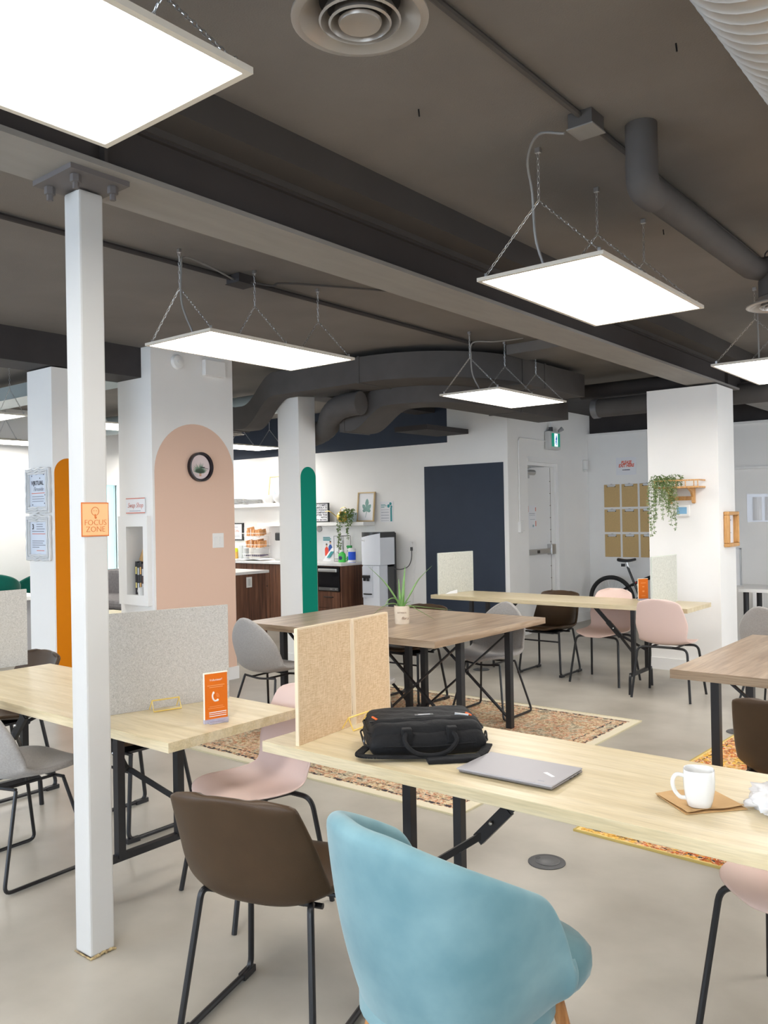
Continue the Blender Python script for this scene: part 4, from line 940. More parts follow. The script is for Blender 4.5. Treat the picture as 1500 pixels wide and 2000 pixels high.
# orange card stands
def card_stand(x, y, rot, label, detail=True):
    t = thing('card_stand', label, 'card stand', (x, y, .75), 'orange card stands', False, R(rot))
    MB().box(-.004, .004, 0, .098, .012, .198).build('orange_card', ORANGEP, t)
    MB().box(-.007, .007, -.004, .102, .0, .016).box(-.028, .03, .012, .090, 0, .007).build('clear_base', mat('acrylic_violet', (.72, .70, .85), .1, trans=.5), t, bevel=.002)
    MB().box(-.0055, .0055, -.001, .099, .196, .200).box(-.005, .005, -.0015, .0005, .012, .2).build('clear_edge', mat('acrylic_edge', (.95, .9, .75), .2), t)
    X = .0043
    if detail:
        text('heading', 'Volunteer?', .0125, (X, .049, .170), YP, ZP, INKW, t, extr=.0003)
        l = MB(); lines(l, (X, 0, .0), YP, ZP, [(.012, .086, .147, .003), (.02, .078, .140, .003), (.02, .078, .064, .0022), (.014, .084, .057, .0022)], .0003); l.build('light_lines', mat('peach_ink', S(240, 160, 100), .5), t)
        l = MB(); lines(l, (X, 0, .0), YP, ZP, [(.018, .092, .040, .0035), (.018, .092, .033, .0025), (.018, .092, .025, .003)], .0003); l.build('white_lines', INKW, t)
        hs = MB(); pts = [(X + .0004, .036, .118), (X + .0004, .0335, .107), (X + .0004, .036, .095), (X + .0004, .043, .087), (X + .0004, .053, .087)]
        hs.tube(sm(pts, 5), [.0026] + [.0034] * 18 + [.0038] * 2 if len(sm(pts, 5)) == 21 else .0033, 6); hs.ball((X, .038, .119), .0045, .3, 1, 1.2, 8, 6).ball((X, .055, .0885), .0050, .3, 1.1, 1, 8, 6)
        hs.build('handset_symbol', INKW, t)
        wv = MB()
        for r_ in (.006, .010, .014): wv.tube(arc((X + .0002, .047, .103), r_, -20, 75, 8, (1, 2)), .0007, 4)
        wv.build('sound_waves', mat('peach_ink', S(240, 160, 100), .5), t)
    else:
        l = MB(); lines(l, (X, 0, 0), YP, ZP, [(.025, .075, .155, .005), (.04, .06, .12, .008), (.04, .06, .075, .014), (.03, .07, .04, .004)], .0003); l.build('light_lines', mat('peach_ink', S(240, 160, 100), .5), t)
    return t
card_stand(-2.656, 2.128, -15, 'orange card stand with a white phone symbol on the left oak table')
card_stand(-3.03, 7.40, -38, 'orange card stand far back beside the pale divider', False)
# laptop
lt = thing('laptop', 'closed grey laptop lying on the front oak table', 'laptop', (-1.335, 2.295, .75), None, False, R(2))
MB().poly([(-.16, -.10, .003), (.16, -.10, .003), (.163, .108, .003), (-.163, .108, .003)], (0, 0, .008)).build('base', mat('laptop_side', (.20, .18, .17), .4, .5), lt, bevel=.003)
ld = MB().poly([(-.163, -.108, .0125), (.163, -.108, .0125), (.163, .108, .0125), (-.163, .108, .0125)], (0, 0, .0055)); ld.build('lid', GREYL, lt, bevel=.0025)
MB().box(-.10, .10, .106, .1085, .006, .013).build('hinge', mat('hinge_dark', (.05, .05, .05), .4), lt)
pt = MB()
for y in (.02, .05, .075): pt.box(.1625, .1638, y - .006, y + .006, .0055, .0085)
pt.build('ports', BLACKP, lt)
pk_ = MB(); pk_.poly([(.085, -.005, .0181), (.125, -.030, .0181), (.132, -.022, .0181), (.094, .005, .0181)], (0, 0, .0003)); o = pk_.build('sticker', PAPER, lt); o['label'] = 'small white sticker'
MB().box(.105, .125, -.082, -.078, .0181, .0184).build('lid_logo', INKG, lt)
# black bag lying flat
def bag():
    t = thing('laptop_bag', 'black nylon laptop bag lying on the front oak table', 'bag', (-1.762, 2.368, .75), None, False, R(46))
    def slab(w, d, z0, z1, bulge, seed, y0=0):
        rnd = random.Random(seed); mb = MB(); n = 22; m_ = 14; top = []; 
        def pt(i, j, up):
            u = -1 + 2 * i / n; v = -1 + 2 * j / m_; k = (1 - abs(u) ** 5) * (1 - abs(v) ** 5)
            x = u * w / 2 * (1 - .04 * abs(v) ** 4); y = y0 + v * d / 2 * (1 - .05 * abs(u) ** 4)
            e = max(abs(u), abs(v)); zc = (z0 + z1) / 2; hh = (z1 - z0) / 2 * (1 - e ** 12) ** .5 if e < 1 else 0
            wob = .004 * math.sin(9 * u + 4 * v + seed) * math.sin(7 * v - 3 * u) * k
            return (x, y, zc + (hh + bulge * k + wob) * (1 if up else -1) if up else max(.001, zc - hh))
        for up in (True, False): mb.grid([[pt(i, j, up) for j in range(m_ + 1)] for i in range(n + 1)])
        bmesh.ops.remove_doubles(mb.bm, verts=mb.bm.verts[:], dist=.0015); return mb
    slab(.42, .30, .001, .082, .002, 1).build('main_compartment', FABK, t, subsurf=1)
    slab(.405, .275, .030, .104, .003, 2, .010).build('front_pocket', FABK, t, subsurf=1)
    slab(.39, .22, .070, .113, .002, 3, .030).build('top_flap', FABK, t, subsurf=1)
    # side wall piping
    for z in (.055, .092):
        pts = []
        for k in range(48):
            a_ = 2 * math.pi * k / 48; ca, sa = math.cos(a_), math.sin(a_); q = (abs(ca) ** 6 + abs(sa) ** 6) ** (-1 / 6); pts.append((.212 * ca * q * (1 if z < .08 else .95), .142 * sa * q * (1 if z < .08 else .88) + (0 if z < .08 else .01), z - .015 + .003 * math.sin(5 * a_)))
        MB().tube(pts, .0035, 6, closed=True).build('seam_piping', FABK, t, smooth=True)
    MB().tube(sm([(-.19, -.045, .105), (-.08, -.05, .112), (.05, -.048, .113), (.17, -.04, .107)]), .003, 6).build('zipper', mat('zip_dark', (.03, .03, .03), .35, .3), t)
    for x, s_ in ((-.165, 'left'), (.165, 'right')):
        MB().bar((x, -.045, .1125), (x - .014, -.022, .117), .006, .004).build('zip_pull', mat('zip_orange', S(222, 100, 40), .5), t)
    MB().bar((.11, -.03, .117), (.155, -.045, .113), .009, .006).build('zipper_tab', ALU, t)
    MB().box(-.03, .035, -.030, -.012, .1145, .1175).build('maker_patch', mat('patch_grey', (.10, .10, .10), .4), t)
    MB().box(-.018, .024, -.024, -.018, .1175, .118).build('patch_lettering', PAPER, t)
    hp = sm([(-.08, -.140, .085), (-.085, -.166, .06), (-.055, -.180, .030), (.0, -.184, .020), (.055, -.178, .030), (.088, -.162, .060), (.08, -.138, .085)], 8)
    MB().tube(hp, .0075, 8).build('carry_handle', FABK, t, smooth=True)
    for x in (-.075, .078): MB().box(x - .017, x + .017, -.145, -.115, .045, .10).build('handle_anchor', FABK, t, bevel=.004)
    st_ = MB(); pts = sm([(-.205, -.08, .03), (-.235, -.13, .02), (-.20, -.155, .018), (-.1, -.165, .014), (.03, -.185, .014), (.12, -.195, .012), (.17, -.175, .016), (.205, -.12, .03)], 8)
    for a_, b_ in zip(pts[:-1], pts[1:]): st_.bar(a_, b_, .030, .006, (0, 0, 1))
    st_.build('shoulder_strap', FABK, t)
    MB().bar((-.02, -.196, .008), (.16, -.200, .010), .052, .016).build('strap_pad', FABK, t, bevel=.005)
    for x in (-.212, .212):
        MB().tube(arc((x, -.06, .045), .014, 0, 360, 14, (1, 2)), .003, 6).build('strap_ring', mat('ring_dark', (.08, .08, .08), .3, .6), t)
    return t
bag()
# mug on folded kraft paper
kp = thing('paper_napkin', 'brown kraft paper sheet lying under the white mug', 'paper', (-.80, 2.36, .75), None, False, R(-38))
MB().poly([(-.085, -.085, .002), (.08, -.095, .001), (.09, .085, .001), (-.07, .09, .002)], (0, 0, .002)).build('lower_sheet', KRAFT, kp)
g_ = MB(); P = []
for i in range(9):
    u = -1 + 2 * i / 8; P.append([(u * .08 + .004 * math.sin(v * 5), v * .09 - .003, .0055 + (.012 * max(0, -v - .5) ** 1.2 if abs(u) < .9 else .004) ) for v in [-1 + 2 * j / 10 for j in range(11)]])
g_.grid(P).build('upper_sheet', KRAFT, kp, solid=.0008)
mg = thing('mug', 'white square-bodied mug standing on brown paper at the right', 'mug', (-.785, 2.31, .757), None, False, R(20))
mp_ = [(.001, 0), (.026, 0), (.031, .004), (.036, .02), (.0405, .05), (.0415, .075), (.040, .098), (.0385, .100), (.0370, .098), (.0385, .075), (.0375, .05), (.033, .02), (.027, .008), (.001, .006)]
MB().lathe(mp_, (0, 0, 0), 48, power=2.9).build('body', CERAM, mg, smooth=True, ang=70)
hp = sm([(-.036, -.012, .082), (-.058, -.020, .086), (-.068, -.024, .070), (-.064, -.022, .045), (-.05, -.017, .026), (-.033, -.011, .022)], 6)
MB().tube(hp, .0056, 10).build('handle', CERAM, mg, smooth=True)
pb = thing('plastic_bag', 'crumpled white plastic bag at the right edge of the front table', 'bag', (-.60, 2.43, .75), None, False)
mb = MB(); bmesh.ops.create_icosphere(mb.bm, subdivisions=4, radius=1.0)
from mathutils import noise as nz
for v in mb.bm.verts:
    n_ = nz.noise(v.co * 2.2) * .45 + abs(nz.noise(v.co * 5.5)) * .35; v.co = v.co * (1 + n_ - .1); v.co.x *= .085; v.co.y *= .10; v.co.z = max(.0, v.co.z * .038 + .028)
mb.build('crumpled_film', mat('white_film', (.82, .82, .84), .25, alpha=.86, spec=.6), pb, smooth=True, ang=180)
# potted aloe
al = thing('potted_aloe', 'aloe plant in a cream printed pot on the grey brown tables', 'potted plant', (-3.785, 4.86, .77))
c0 = Vector((-3.785, 4.86, .77))
MB().lathe([(.001, 0), (.050, 0), (.052, .004), (.0565, .125), (.058, .132), (.053, .132), (.050, .118), (.001, .116)], c0, 36).build('pot', mat('cream_pot', S(222, 208, 188), .6, vary=.05, vs=20), al, smooth=True)
MB().lathe([(.001, .116), (.050, .117), (.001, .122)], c0, 24).build('soil', DIRT, al)
cr_, cf_ = Vector((.777, .629, 0)), Vector((-.629, .777, 0))
# lettering on the pot
fr_ = -cf_ * .0575
text('pot_lettering', 'BOTANICAL', .0135, c0 + fr_ * 1.0 + Vector((0, 0, .085)) , cr_, ZP, mat('brown_ink', S(140, 110, 90), .6), al, sx=.9)
text('pot_lettering', 'flora', .028, c0 + fr_ * .99 + cr_ * .02 + Vector((0, 0, .045)), cr_, ZP, mat('brown_ink', S(140, 110, 90), .6), al, shear=.4)
def leaf(pts, w0, m, par, name='leaf'):
    pts = sm([c0 + Vector((0, 0, .115)) + cr_ * a + cf_ * d + Vector((0, 0, z)) for a, d, z in pts], 7); n = len(pts); mb = MB(); rings = []
    for i, p in enumerate(pts):
        f = i / (n - 1); t = (pts[min(n - 1, i + 1)] - pts[max(0, i - 1)]).normalized(); s_ = t.cross(Vector((0, 0, 1)))
        if s_.length < .2: s_ = t.cross(cf_)
        s_.normalize(); u = s_.cross(t); w = w0 * 1.45 * (1 - f) ** .7 + .0006; 
        rings.append([mb.bm.verts.new(p + q) for q in (s_ * w, s_ * w * .55 - u * w * .42, -s_ * w * .55 - u * w * .42, -s_ * w, -s_ * w * .4 - u * w * .02, s_ * w * .4 - u * w * .02)])
    for i in range(n - 1):
        for k in range(6): mb.bm.faces.new((rings[i][k], rings[i][(k + 1) % 6], rings[i + 1][(k + 1) % 6], rings[i + 1][k]))
    mb.bm.faces.new(rings[0]); mb.bm.faces.new(rings[-1]); return mb.build(name, m, par, smooth=True, ang=80)
for pts, w in (([(0, 0, 0), (-.05, 0, .09), (-.13, .02, .20), (-.245, .03, .31)], .016), ([(0, 0, 0), (.012, .01, .12), (.030, .02, .31)], .012), ([(0, 0, 0), (-.012, 0, .08), (-.020, 0, .215)], .010),
               ([(0, 0, 0), (.06, 0, .10), (.13, .02, .21), (.23, .03, .305)], .015), ([(0, 0, 0), (-.05, 0, .035), (-.13, -.01, .02), (-.23, 0, -.06)], .013), ([(0, 0, 0), (.06, -.02, .02), (.13, -.02, -.02), (.245, -.02, -.09)], .013),
               ([(0, 0, 0), (.08, .03, .01), (.2, .05, -.005), (.375, .08, -.03)], .012), ([(0, 0, 0), (-.04, -.02, .07), (-.09, -.03, .07), (-.125, -.04, .02)], .015), ([(0, 0, 0), (.03, .03, .03), (.07, .04, .045)], .010), ([(0, 0, 0), (.005, -.01, .05), (.012, -.02, .10)], .010)):
    leaf(pts, w, LEAFA, al)

# ------------------------------------------------------------------ vines
def vine_foliage(strands, leaf_l, leaf_w, seed, m, name, par, stem=True, step=.022, jit=.4):
    rnd = random.Random(seed); mb = MB()
    for pts in strands:
        P = sm([Vector(p) for p in pts], 8)
        if stem: mb.tube(P, .0016, 4)
        L = 0
        for a, b in zip(P[:-1], P[1:]):
            L += (b - a).length
            while L > step:
                L -= step
                for k in range(2):
                    d = Vector((rnd.uniform(-1, 1), rnd.uniform(-1, .4), rnd.uniform(-.9, .5))).normalized()
                    s_ = d.cross(Vector((rnd.uniform(-1, 1), rnd.uniform(-1, 1), rnd.uniform(-1, 1)))).normalized(); n_ = d.cross(s_)
                    l_ = leaf_l * rnd.uniform(.6, 1.2); w_ = leaf_w * rnd.uniform(.7, 1.2); o_ = b + d * .003
                    v = [o_, o_ + d * l_ * .5 + s_ * w_ + n_ * w_ * .3, o_ + d * l_, o_ + d * l_ * .5 - s_ * w_ + n_ * w_ * .3]
                    q = [mb.bm.verts.new(x) for x in v]; mb.bm.faces.new((q[0], q[1], q[2])); mb.bm.faces.new((q[0], q[2], q[3]))
    return mb.build(name, m, par)

# ------------------------------------------------------------------ white pillar: wooden shelf with trailing plant, frame, thermostat
ws = thing('wall_shelf', 'honey pine bracket shelf with a little rail on the white pillar', 'wall shelf', (-2.86, 8.16, 1.62))
MB().box(-3.085, -2.655, 7.955, 8.16, 1.775, 1.792).build('shelf_board', PINE, ws, bevel=.003)
MB().box(-3.08, -2.66, 7.96, 7.972, 1.842, 1.856).box(-3.085, -3.073, 7.96, 8.16, 1.842, 1.856).box(-2.668, -2.656, 7.96, 8.16, 1.842, 1.856).build('rail', PINE, ws, bevel=.002)
for x in (-3.078, -2.96, -2.87, -2.78, -2.70, -2.664): MB().lathe([(.004, 1.792), (.006, 1.80), (.004, 1.815), (.006, 1.83), (.004, 1.842)], (x, 7.966, 0), 8).build('spindle', PINE, ws)
for x in (-2.985, -2.765):
    pts = [(x - .012, 8.16, 1.775), (x - .012, 8.16, 1.635), (x - .012, 8.135, 1.628), (x - .012, 8.115, 1.64), (x - .012, 8.11, 1.69), (x - .012, 8.08, 1.735), (x - .012, 8.03, 1.755), (x - .012, 7.99, 1.775)]
    MB().poly(pts, (.026, 0, 0)).build('bracket', PINE, ws, bevel=.003)
MB().box(-2.97, -2.78, 8.143, 8.16, 1.66, 1.70).lathe([(.001, .03), (.012, .028), (.009, .01), (.006, 0)], (-2.86, 8.11, 1.68), 10, mtx=Matrix.Rotation(R(90), 4, 'X')).build('back_rail_with_peg', PINE, ws)
tp = thing('trailing_plant', 'bushy artificial trailing plant hanging off the pine wall shelf', 'plant', (-2.98, 8.05, 1.79))
rnd = random.Random(11); st_ = []
for i in range(15):
    x0 = -3.07 + .27 * rnd.random(); L = rnd.uniform(.10, .30); y_ = 7.97 - rnd.uniform(0, .05)
    st_.append([(x0, 8.05, 1.83), (x0, 7.985, 1.87), (x0 + rnd.uniform(-.02, .02), y_, 1.80), (x0 + rnd.uniform(-.03, .03), y_, 1.79 - L)])
for x0, L in ((-3.13, .38), (-3.10, .46), (-3.08, .43), (-3.06, .30), (-3.12, .25), (-2.90, .30), (-2.88, .40), (-2.91, .36), (-2.86, .26)):
    st_.append([(x0 + .03, 8.03, 1.83), (x0 + .01, 7.98, 1.86), (x0 - .005, 7.95, 1.74), (x0 + rnd.uniform(-.015, .015), 7.955, 1.79 - L)])
vine_foliage(st_, .020, .0048, 4, LEAFD, 'foliage', tp, step=.0105)
rnd = random.Random(31)
vine_foliage([[(a + rnd.uniform(-.012, .012), b - .006, c) for a, b, c in s_] for s_ in st_], .018, .0045, 5, LEAFL, 'pale_foliage', tp, stem=False, step=.019)
vine_foliage([[(x, 8.05, 1.80), (x + .015, 8.02, 1.86 + .03 * math.sin(x * 90)), (x - .02, 7.99, 1.90)] for x in (-3.09, -3.05, -3.01, -2.97, -2.93, -2.89, -2.85)], .022, .006, 8, LEAFD, 'top_foliage', tp, step=.006)
tm = thing('thermostat', 'small white wall thermostat under the pine shelf', 'thermostat', (-2.86, 8.16, 1.55))
MB().box(-2.93, -2.80, 8.135, 8.16, 1.50, 1.62).build('case', TRIMW, tm, bevel=.012); MB().box(-2.925, -2.83, 8.132, 8.135, 1.53, 1.595).build('screen', mat('lcd_blue', S(120, 170, 205), .2), tm)
pf = thing('shadow_box_frame', 'deep honey wooden frame on the right side of the white pillar', 'frame', (-2.533, 8.46, 1.22))
f_ = MB(); y0, y1, z0, z1, X0, X1 = 8.275, 8.60, 1.205, 1.545, -2.533, -2.478
for a in ((y0, y1, z0, z0 + .035), (y0, y1, z1 - .035, z1), (y0, y0 + .035, z0 + .035, z1 - .035), (y1 - .035, y1, z0 + .035, z1 - .035)): f_.box(X0, X1, *a)
f_.build('wooden_frame', PINE, pf, bevel=.008); MB().box(X0, X0 + .004, y0 + .035, y1 - .035, z0 + .035, z1 - .035).build('paper', PAPER, pf)
l = MB(); lines(l, (X0 + .004, y0, z0), YP, ZP, [(.12, .22, .25, .012), (.14, .2, .235, .006), (.1, .22, .13, .006)]); l.build('ink_drawing', INKG, pf)

# ------------------------------------------------------------------ back wall: clipboards, notices
for r_ in range(3):
    for c_ in range(3):
        x0 = -5.165 + c_ * .265; z1 = 1.955 - r_ * .357
        nm = ('top', 'middle', 'bottom')[r_] + ' row, ' + ('left', 'centre', 'right')[c_]
        t = thing('clipboard', 'brown hardboard clipboard on the back wall, ' + nm, 'clipboard', (x0 + .1175, 11.445, z1 - .33), 'nine clipboards on the back wall')
        MB().box(x0, x0 + .235, 11.437, 11.444, z1 - .325, z1).build('board', MASON, t, bevel=.003)
        k = MB().box(x0 + .055, x0 + .175, 11.425, 11.437, z1 - .028, z1 - .002).tube([(x0 + .06, 11.425, z1 - .03), (x0 + .17, 11.425, z1 - .03)], .005, 8).box(x0 + .10, x0 + .13, 11.43, 11.437, z1, z1 + .012)
        k.build('metal_clip', STEEL, t, bevel=.003)
        MB().ball((x0 + .055, 11.424, z1 - .03), .007, 1, 1, 1, 8, 6).ball((x0 + .175, 11.424, z1 - .03), .007, 1, 1, 1, 8, 6).build('clip_ends', BLACKP, t)
t = thing('exit_here_notice', 'white PLEASE EXIT HERE notice above the clipboards', 'notice', (-4.83, 11.445, 2.2))
MB().box(-4.975, -4.68, 11.440, 11.444, 2.085, 2.335).build('sheet', PAPER, t)
text('red_lettering', 'PLEASE\nEXIT HERE', .062, (-4.825, 11.4392, 2.238), XP, ZP, INKR, t, shear=.2, bold=.0022, sx=.78, spacing=.72)
l = MB(); lines(l, (-4.88, 11.4395, 2.15), XP, ZP, [(0, .015, 0, .012), (.02, .11, .001, .010)]); l.build('small_logo', INKK, t)
t = thing('paper_sheets', 'two pale curled paper sheets taped to the back wall at the right edge', 'paper', (-3.0, 11.44, 1.5))
for x in (-3.13, -2.98): MB().grid([[(x + .11 * i / 4, 11.437 - .012 * math.sin(math.pi * i / 4) , 1.42 + .30 * j) for j in (0, 1)] for i in range(5)]).build('sheet', PAPER, t, solid=.001)
MB().box(-3.20, -2.80, 11.441, 11.444, 1.40, 1.76).build('clear_pocket', mat('pocket_film', (.80, .80, .84), .15), t)
wt = thing('white_desk', 'small white desk with black legs near the back wall at the right edge', 'desk', (-2.15, 9.3, 0))
MB().box(-2.62, -1.4, 9.0, 9.60, .715, .75).build('desk_top', TRIMW, wt, bevel=.003)
for x, y in ((-2.56, 9.06), (-2.56, 9.54), (-1.5, 9.06), (-1.5, 9.54)): MB().tube([(x, y, 0), (x, y, .715)], .028, 14).build('leg', BLACK, wt)
o = thing('whiteboard_easel', 'small framed white board leaning behind the white desk', 'whiteboard', (-2.95, 10.0, .72))
MB().box(-3.2, -2.88, 9.99, 10.01, .70, 1.12).build('board', PAPER, o); f_ = MB()
for a in ((-3.21, -2.87, 1.11, 1.125), (-2.885, -2.87, .70, 1.12)): f_.box(a[0], a[1], 9.985, 10.015, a[2], a[3])
f_.build('frame', ALU, o); MB().box(-3.2, -2.7, 9.8, 10.2, 0, .70).build('white_stand', TRIMW, o)
bn = thing('bench', 'light oak topped low bench under the white desk', 'bench', (-2.7, 10.4, 0))
MB().box(-3.25, -1.9, 10.2, 10.6, .34, .38).build('seat_board', OAKX, bn); MB().box(-3.2, -1.95, 10.22, 10.58, .06, .34).build('drawer_box', TRIMW, bn); MB().box(-3.18, -1.97, 10.24, 10.56, 0, .06).build('plinth', BLACK, bn)

# ------------------------------------------------------------------ bicycle
bk = thing('bicycle', 'black cruiser bicycle leaning by the back wall behind the white pillar', 'bicycle', (-4.4, 11.15, 0))
YB = 11.16
def wheel(xc, name):
    w = MB(); w.tube(arc((xc, YB, .335), .315, 0, 360, 56, (0, 2))[:-1], .024, 10, closed=True); o = w.build('tyre', mat('tyre_rubber', (.018, .018, .018), .7), bk, smooth=True)
    MB().tube(arc((xc, YB, .335), .287, 0, 360, 48, (0, 2))[:-1], .009, 6, closed=True).build('rim', BLACK, o, smooth=True)
    s_ = MB()
    for k in range(32):
        a = 2 * math.pi * k / 32; s_.tube([(xc + .02 * math.cos(a + .6), YB + (.02 if k % 2 else -.02), .335 + .02 * math.sin(a + .6)), (xc + .282 * math.cos(a), YB, .335 + .282 * math.sin(a))], .0014, 4)
    s_.build('spokes', STEEL, o)
    MB().tube([(xc, YB - .05, .335), (xc, YB + .05, .335)], .02, 12).build('hub', BLACK, o)
wheel(-4.955, 'rear'); wheel(-3.86, 'front')
BB = (-4.52, YB, .31); ST = (-4.66, YB, .62); HT = (-4.10, YB, .80)
fr = MB(); fr.tube([BB, (-4.715, YB, .80)], .016, 10)
fr.tube(sm([(-4.955, YB - .05, .335), (-4.78, YB - .03, .47), (-4.63, YB, .565), (-4.40, YB, .67), (-4.10, YB, .80)]), .017, 10).tube(sm([(-4.655, YB, .54), (-4.5, YB, .62), (-4.36, YB, .645), (-4.2, YB, .64), (-4.08, YB, .69)]), .014, 10)
fr.tube([(-4.955, YB - .05, .335), BB], .011, 8).tube([(-4.955, YB + .05, .335), BB], .011, 8).tube(sm([BB, (-4.3, YB, .42), (-4.08, YB, .66)]), .018, 10).tube([(-4.12, YB, .88), (-4.06, YB, .62)], .020, 10)
fr.tube([(-4.06, YB - .05, .62), (-3.86, YB - .05, .335)], .013, 8).tube([(-4.06, YB + .05, .62), (-3.86, YB + .05, .335)], .013, 8).build('frame', mat('bike_black', (.01, .01, .012), .2), bk, smooth=True)
MB().tube([(-4.695, YB, .75), (-4.725, YB, .86)], .0125, 10).build('seat_post', STEEL, bk)
sd_ = MB(); rings = []
for f in [i / 12 for i in range(13)]:
    x = -4.86 + .27 * f; w = .085 * (1 - f) ** .8 * min(1, (f + .06) * 5) + .017; zt = .925 - .02 * math.sin(math.pi * f) - .0 * f
    rings.append([sd_.bm.verts.new(p) for p in ((x, YB - w, zt - .035), (x, YB - w * .8, zt - .008), (x, YB, zt), (x, YB + w * .8, zt - .008), (x, YB + w, zt - .035), (x, YB + w * .5, zt - .055 + .02 * f), (x, YB - w * .5, zt - .055 + .02 * f))])
for i in range(12):
    for k in range(7): sd_.bm.faces.new((rings[i][k], rings[i][(k + 1) % 7], rings[i + 1][(k + 1) % 7], rings[i + 1][k]))
sd_.bm.faces.new(rings[0]); sd_.bm.faces.new(rings[-1]); sd_.build('saddle', mat('saddle_black', (.015, .015, .017), .35), bk, subsurf=1)
MB().box(-4.80, -4.755, YB - .02, YB + .02, .80, .84).build('tail_light', BLACKP, bk)
MB().tube(arc((BB[0], YB - .03, BB[2]), .085, 0, 360, 28, (0, 2))[:-1], .006, 6, closed=True).bar((BB[0], YB - .06, BB[2]), (BB[0] + .05, YB - .06, BB[2] - .16), .02, .012).bar((BB[0], YB + .06, BB[2]), (BB[0] - .05, YB + .06, BB[2] + .16), .02, .012).build('crankset', BLACK, bk)
MB().tube(sm([(-4.12, YB, .88), (-4.14, YB, 1.0), (-4.12, YB - .12, 1.06), (-4.28, YB - .30, 1.04)]), .011, 8).tube(sm([(-4.14, YB, 1.0), (-4.12, YB + .12, 1.06), (-4.28, YB + .24, 1.04)]), .011, 8).build('handlebar', BLACK, bk, smooth=True)
MB().tube([(-4.55, YB + .06, .30), (-4.44, YB - .14, .005)], .007, 8).build('kickstand', BLACK, bk)
MB().box(-4.60, -4.585, YB - .019, YB + .019, .575, .595).build('frame_decal', mat('decal_red', S(200, 70, 60), .4), bk)

# ------------------------------------------------------------------ kitchen
KY = 9.161
struct('wall_backsplash', MB().box(-10.9, -7.60, KY - .006, KY, .92, 1.42), mat('marble_backsplash', (.80, .80, .79), .3, vs=2.2, c2=(.70, .71, .70), detail=7, contrast=(.5, .72)))
kc = thing('kitchen_counter_top', 'white marble worktop along the kitchen wall', 'worktop', (-9.1, 8.85, .885))
MB().box(-10.95, -7.68, 8.53, 9.155, .885, .92).build('slab', MARBLE, kc, bevel=.004)
def cabinet(x0, x1, label, kind):
    t = thing('base_cabinet', label, 'cabinet', ((x0 + x1) / 2, 8.85, 0), 'walnut base cabinets')
    MB().box(x0, x1, 8.575, 9.15, .08, .885).build('carcass', WALNUT, t)
    MB().box(x0, x1, 8.62, 9.1, 0, .08).build('plinth', BLACKP, t)
    if kind == 'door':
        d = MB().box(x0 + .003, x1 - .003, 8.555, 8.574, .09, .875).build('door', WALNUT, t, bevel=.001)
        MB().tube(fillet([(x1 - .05, 8.556, .76), (x1 - .05, 8.525, .76), (x1 - .05, 8.525, .56), (x1 - .05, 8.556, .56)], .01), .006, 8).build('handle', BLACK, d)
    else:
        for z0, z1 in ((.09, .30), (.305, .525)):
            d = MB().box(x0 + .003, x1 - .02, 8.555, 8.574, z0, z1).build('drawer', WALNUT, t, bevel=.001)
            xm = (x0 + x1) / 2 - .01
            MB().tube(fillet([(xm - .08, 8.556, z1 - .07), (xm - .08, 8.53, z1 - .07), (xm + .08, 8.53, z1 - .07), (xm + .08, 8.556, z1 - .07)], .01), .006, 8).build('handle', BLACK, d)
xs = (-10.93, -10.2, -9.62, -9.12, -8.62, -8.14)
nm = ('farthest left', 'third from the green pillar', 'left of the green pillar, with a black handle', 'hidden behind the green pillar', 'just left of the oven')
for i in range(5): cabinet(xs[i], xs[i + 1] - .003, 'walnut base cabinet ' + nm[i], 'door')
cabinet(-8.14, -7.715, 'walnut base cabinet with drawers below the black oven', 'drawer')
o = MB().box(-7.715, -7.69, 8.55, 9.155, 0, .885).build('cabinet_side_panel', WALNUT); tag(o, 'dark walnut end panel of the kitchen run beside the water cooler', 'panel')
ov = thing('oven', 'black built-in toaster oven with a silver handle in the kitchen', 'oven', (-7.94, 8.57, .535))
MB().box(-8.13, -7.735, 8.548, 8.574, .535, .87).build('front', DARKG, ov, bevel=.003)
MB().box(-8.11, -7.765, 8.520, 8.546, .80, .845).build('handle', ALU, ov, bevel=.008)
MB().box(-8.12, -7.755, 8.540, 8.548, .545, .585).build('control_panel', mat('panel_grey', (.12, .12, .12), .35), ov)
k = MB()
for x in (-7.90, -7.875, -7.80): k.box(x, x + .012, 8.538, 8.541, .558, .572)
k.build('buttons', ALU, ov)
isl = thing('kitchen_island', 'walnut kitchen island with a pale stone top beside the pink pillar', 'island', (-8.6, 6.7, 0))
MB().box(-8.75, -7.92, 6.0, 7.37, .06, .865).build('walnut_body', WALNUT, isl); MB().box(-8.78, -7.895, 5.97, 7.40, .865, .90).build('stone_top', MARBLE, isl, bevel=.004); MB().box(-8.70, -7.97, 6.05, 7.32, 0, .06).build('plinth', BLACKP, isl)
op = MB().box(-7.92, -7.912, 7.03, 7.12, .70, .83).build('outlet_plate', TRIMW, isl, bevel=.003); MB().box(-7.912, -7.910, 7.055, 7.095, .72, .81).build('socket', mat('socket_grey', (.6, .6, .58), .5), op)
